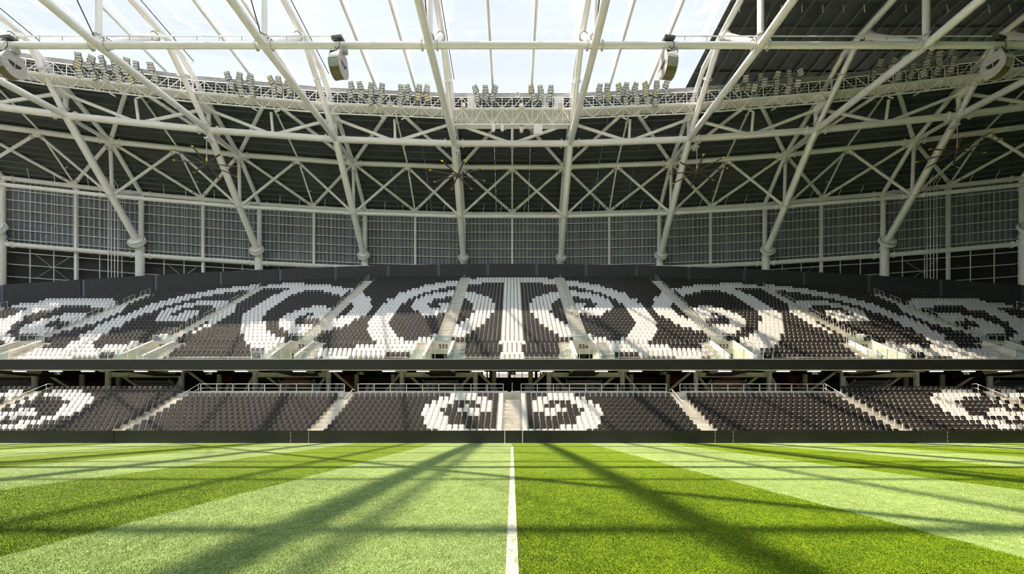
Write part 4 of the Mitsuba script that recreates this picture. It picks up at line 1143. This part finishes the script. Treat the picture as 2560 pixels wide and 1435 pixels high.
# ================================================================ hanging drum loudspeakers
for i, (x, yaw) in enumerate(((-49.4, -0.12), (-17.1, -0.12), (15.35, 0.12), (47.7, 0.2))):
    s = 1 if x < 0 else -1
    name = ('at its left end', 'left of centre', 'right of centre', 'at its right end')[i]
    k = thing('drum_loudspeaker', f'big grey drum shaped loudspeaker hanging from the cross beam, {name}', 'loudspeaker', 'drum loudspeakers')
    c = V(x, 44.1, 36.75)
    f = rot_plane(c, yaw, 0.0, 0.0)
    ang = [math.radians(a) for a in range(-35, 216, 18)]
    prof = [(1.0 * math.cos(-a), 1.05 * math.sin(-a) - 0.15) for a in ang] + [(-0.62, 1.0), (0.62, 1.0)]
    w = 0.48
    wide = [V(-w, p[0], p[1]) for p in prof]
    part(k, 'housing', moved(MB().slab(wide, [p + V(2 * w, 0, 0) for p in wide]), f), 'speaker_body')
    m = MB()
    for a, b in zip(prof[4:10], prof[5:11]):
        q0, q1 = V(0, a[0] * 1.02, a[1] * 1.02), V(0, b[0] * 1.02, b[1] * 1.02)
        m.quad(q0 + V(-w + .03, 0, 0), q0 + V(w - .03, 0, 0), q1 + V(w - .03, 0, 0), q1 + V(-w + .03, 0, 0))
    part(k, 'grille', moved(m, f), 'speaker_olive')
    m = MB().box(-w + 0.02, w - 0.02, -1.03, -0.85, 0.0, 0.22)
    part(k, 'front_band', moved(m, f), 'box_white')
    for t, sd in ((w + 0.01, 1), (-w - 0.06, -1)):
        plate = [V(t, p[0] * 1.06, p[1] * 1.06) for p in prof]
        pl = part(k, 'side_plate', moved(MB().slab(plate, [p + V(0.05, 0, 0) for p in plate]), f), 'speaker_grey')
        tt = t + 0.055 if sd > 0 else t - 0.005
        slot = [V(tt, 0.55 * math.cos(math.radians(a)), 0.45 * math.sin(math.radians(a)) + 0.12) for a in range(180, 361, 20)]
        part(pl, 'opening', moved(MB().slab(slot, [p + V(-0.02 * sd, 0, 0) for p in slot]), f), 'void')
        part(pl, 'spoke', moved(MB().box(min(tt, tt + 0.02 * sd), max(tt, tt + 0.02 * sd), -0.06, 0.0, -0.33, 0.12), f), 'speaker_grey')
    for dx in (-0.4, 0.4):
        part(k, 'hanger', moved(MB().bar((dx, 0, 0.9), (dx, 0, 2.55), 0.10, 0.05), f), 'steel_grey')
    part(k, 'top_plate', moved(MB().box(-0.52, 0.52, -0.45, 0.45, 2.35, 2.6), f), 'bolt')
    part(k, 'wing_plate', moved(MB().box(0.5, 0.9, -0.3, 0.2, 1.05, 1.5), f), 'speaker_body')
    part(k, 'cable_loop', moved(MB().path([(-0.25, -0.5, 2.05), (0.1, -0.5, 2.15), (0.38, -0.5, 1.8), (0.38, -0.5, 1.4), (0.1, -0.5, 1.2), (-0.15, -0.5, 1.4)], 0.035, 6), f), 'cable')

# ================================================================ big ceiling fans
for i, (x, sy) in enumerate(((-40.6, 0.2), (-7.6, 0.35), (25.3, 0.6), (56.4, 0.1))):
    d = DJ(x) - 0.6
    hub = V(x, d, 36.0)
    k = thing('ceiling_fan', f'large eight bladed ceiling fan with yellow blade tips, {ORD[i + 1]} from the left', 'ceiling fan', 'ceiling fans under the main ring beam')
    part(k, 'rod', MB().tube(hub, V(x, d, 40.2), 0.06, n=8), 'steel_grey')
    part(k, 'mount', MB().box(x - 0.3, x + 0.3, d - 0.15, d + 0.9, 39.3, 39.45).tube((x, d, 39.3), (x, d + 0.6, 40.5), 0.06, n=6), 'steel')
    part(k, 'motor', MB().tube(hub - V(0, 0, 0.25), hub + V(0, 0, 0.2), 0.28, n=14), 'fan_blade')
    part(k, 'hub_cap', MB().tube(hub + V(0, 0, 0.2), hub + V(0, 0, 0.75), 0.12, n=10), 'yellow')
    for q in range(8):
        a = sy + q * math.pi / 4
        u = V(math.cos(a), math.sin(a), 0.0)
        b = part(k, 'blade', MB().bar(hub + u * 0.25, hub + u * 3.75, 0.20, 0.05), 'fan_blade')
        part(b, 'tip', MB().bar(hub + u * 3.72, hub + u * 3.95, 0.26, 0.09), 'yellow')

# ================================================================ the rest of the bowl, behind and beside the camera
k = setting('far_stand', 'stand on the near side of the pitch, behind the viewer')
put(k, MB().hexa([(-95, -52, 0), (95, -52, 0), (95, -90, 0), (-95, -90, 0), (-95, -52, 1.2), (95, -52, 1.2), (95, -90, 26), (-95, -90, 26)]), 'dark_wall')
k = setting('wall_far', 'wall behind the near stand')
put(k, MB().box(-95, 95, -91, -90, 0, 38), 'dark_wall')
for s, w in ((-1, 'left'), (1, 'right')):
    k = setting('end_stand', f'stand at the {w} end of the pitch')
    a, b = s * 66, s * 98
    put(k, MB().hexa([(a, -52, 0), (b, -52, 0), (b, 34, 0), (a, 34, 0), (a, -52, 1.2), (b, -52, 22), (b, 34, 22), (a, 34, 1.2)]), 'dark_wall')
    k = setting('wall_end', f'wall at the {w} end of the bowl')
    a, b = sorted((s * 98, s * 99))
    put(k, MB().box(a, b, -91, 78, 0, 47 if s > 0 else 22.5), 'dark_wall')
k = setting('far_roof', 'opaque roof over the near stand')
put(k, MB().hexa([(-98, far(60), 46.5), (98, far(60), 46.5), (98, -92, 38), (-98, -92, 38), (-98, far(60), 46.8), (98, far(60), 46.8), (98, -92, 38.3), (-98, -92, 38.3)]), 'deck')
k = setting('end_roof', 'opaque roof over the left end')
put(k, MB().box(-99, -93, far(60), 62, 48.9, 49.1), 'deck')
k = setting('concrete_apron', 'ground under the stands')
put(k, MB().quad((-99, 33.45, -0.02), (99, 33.45, -0.02), (99, 99, -0.02), (-99, 99, -0.02)), 'concrete')
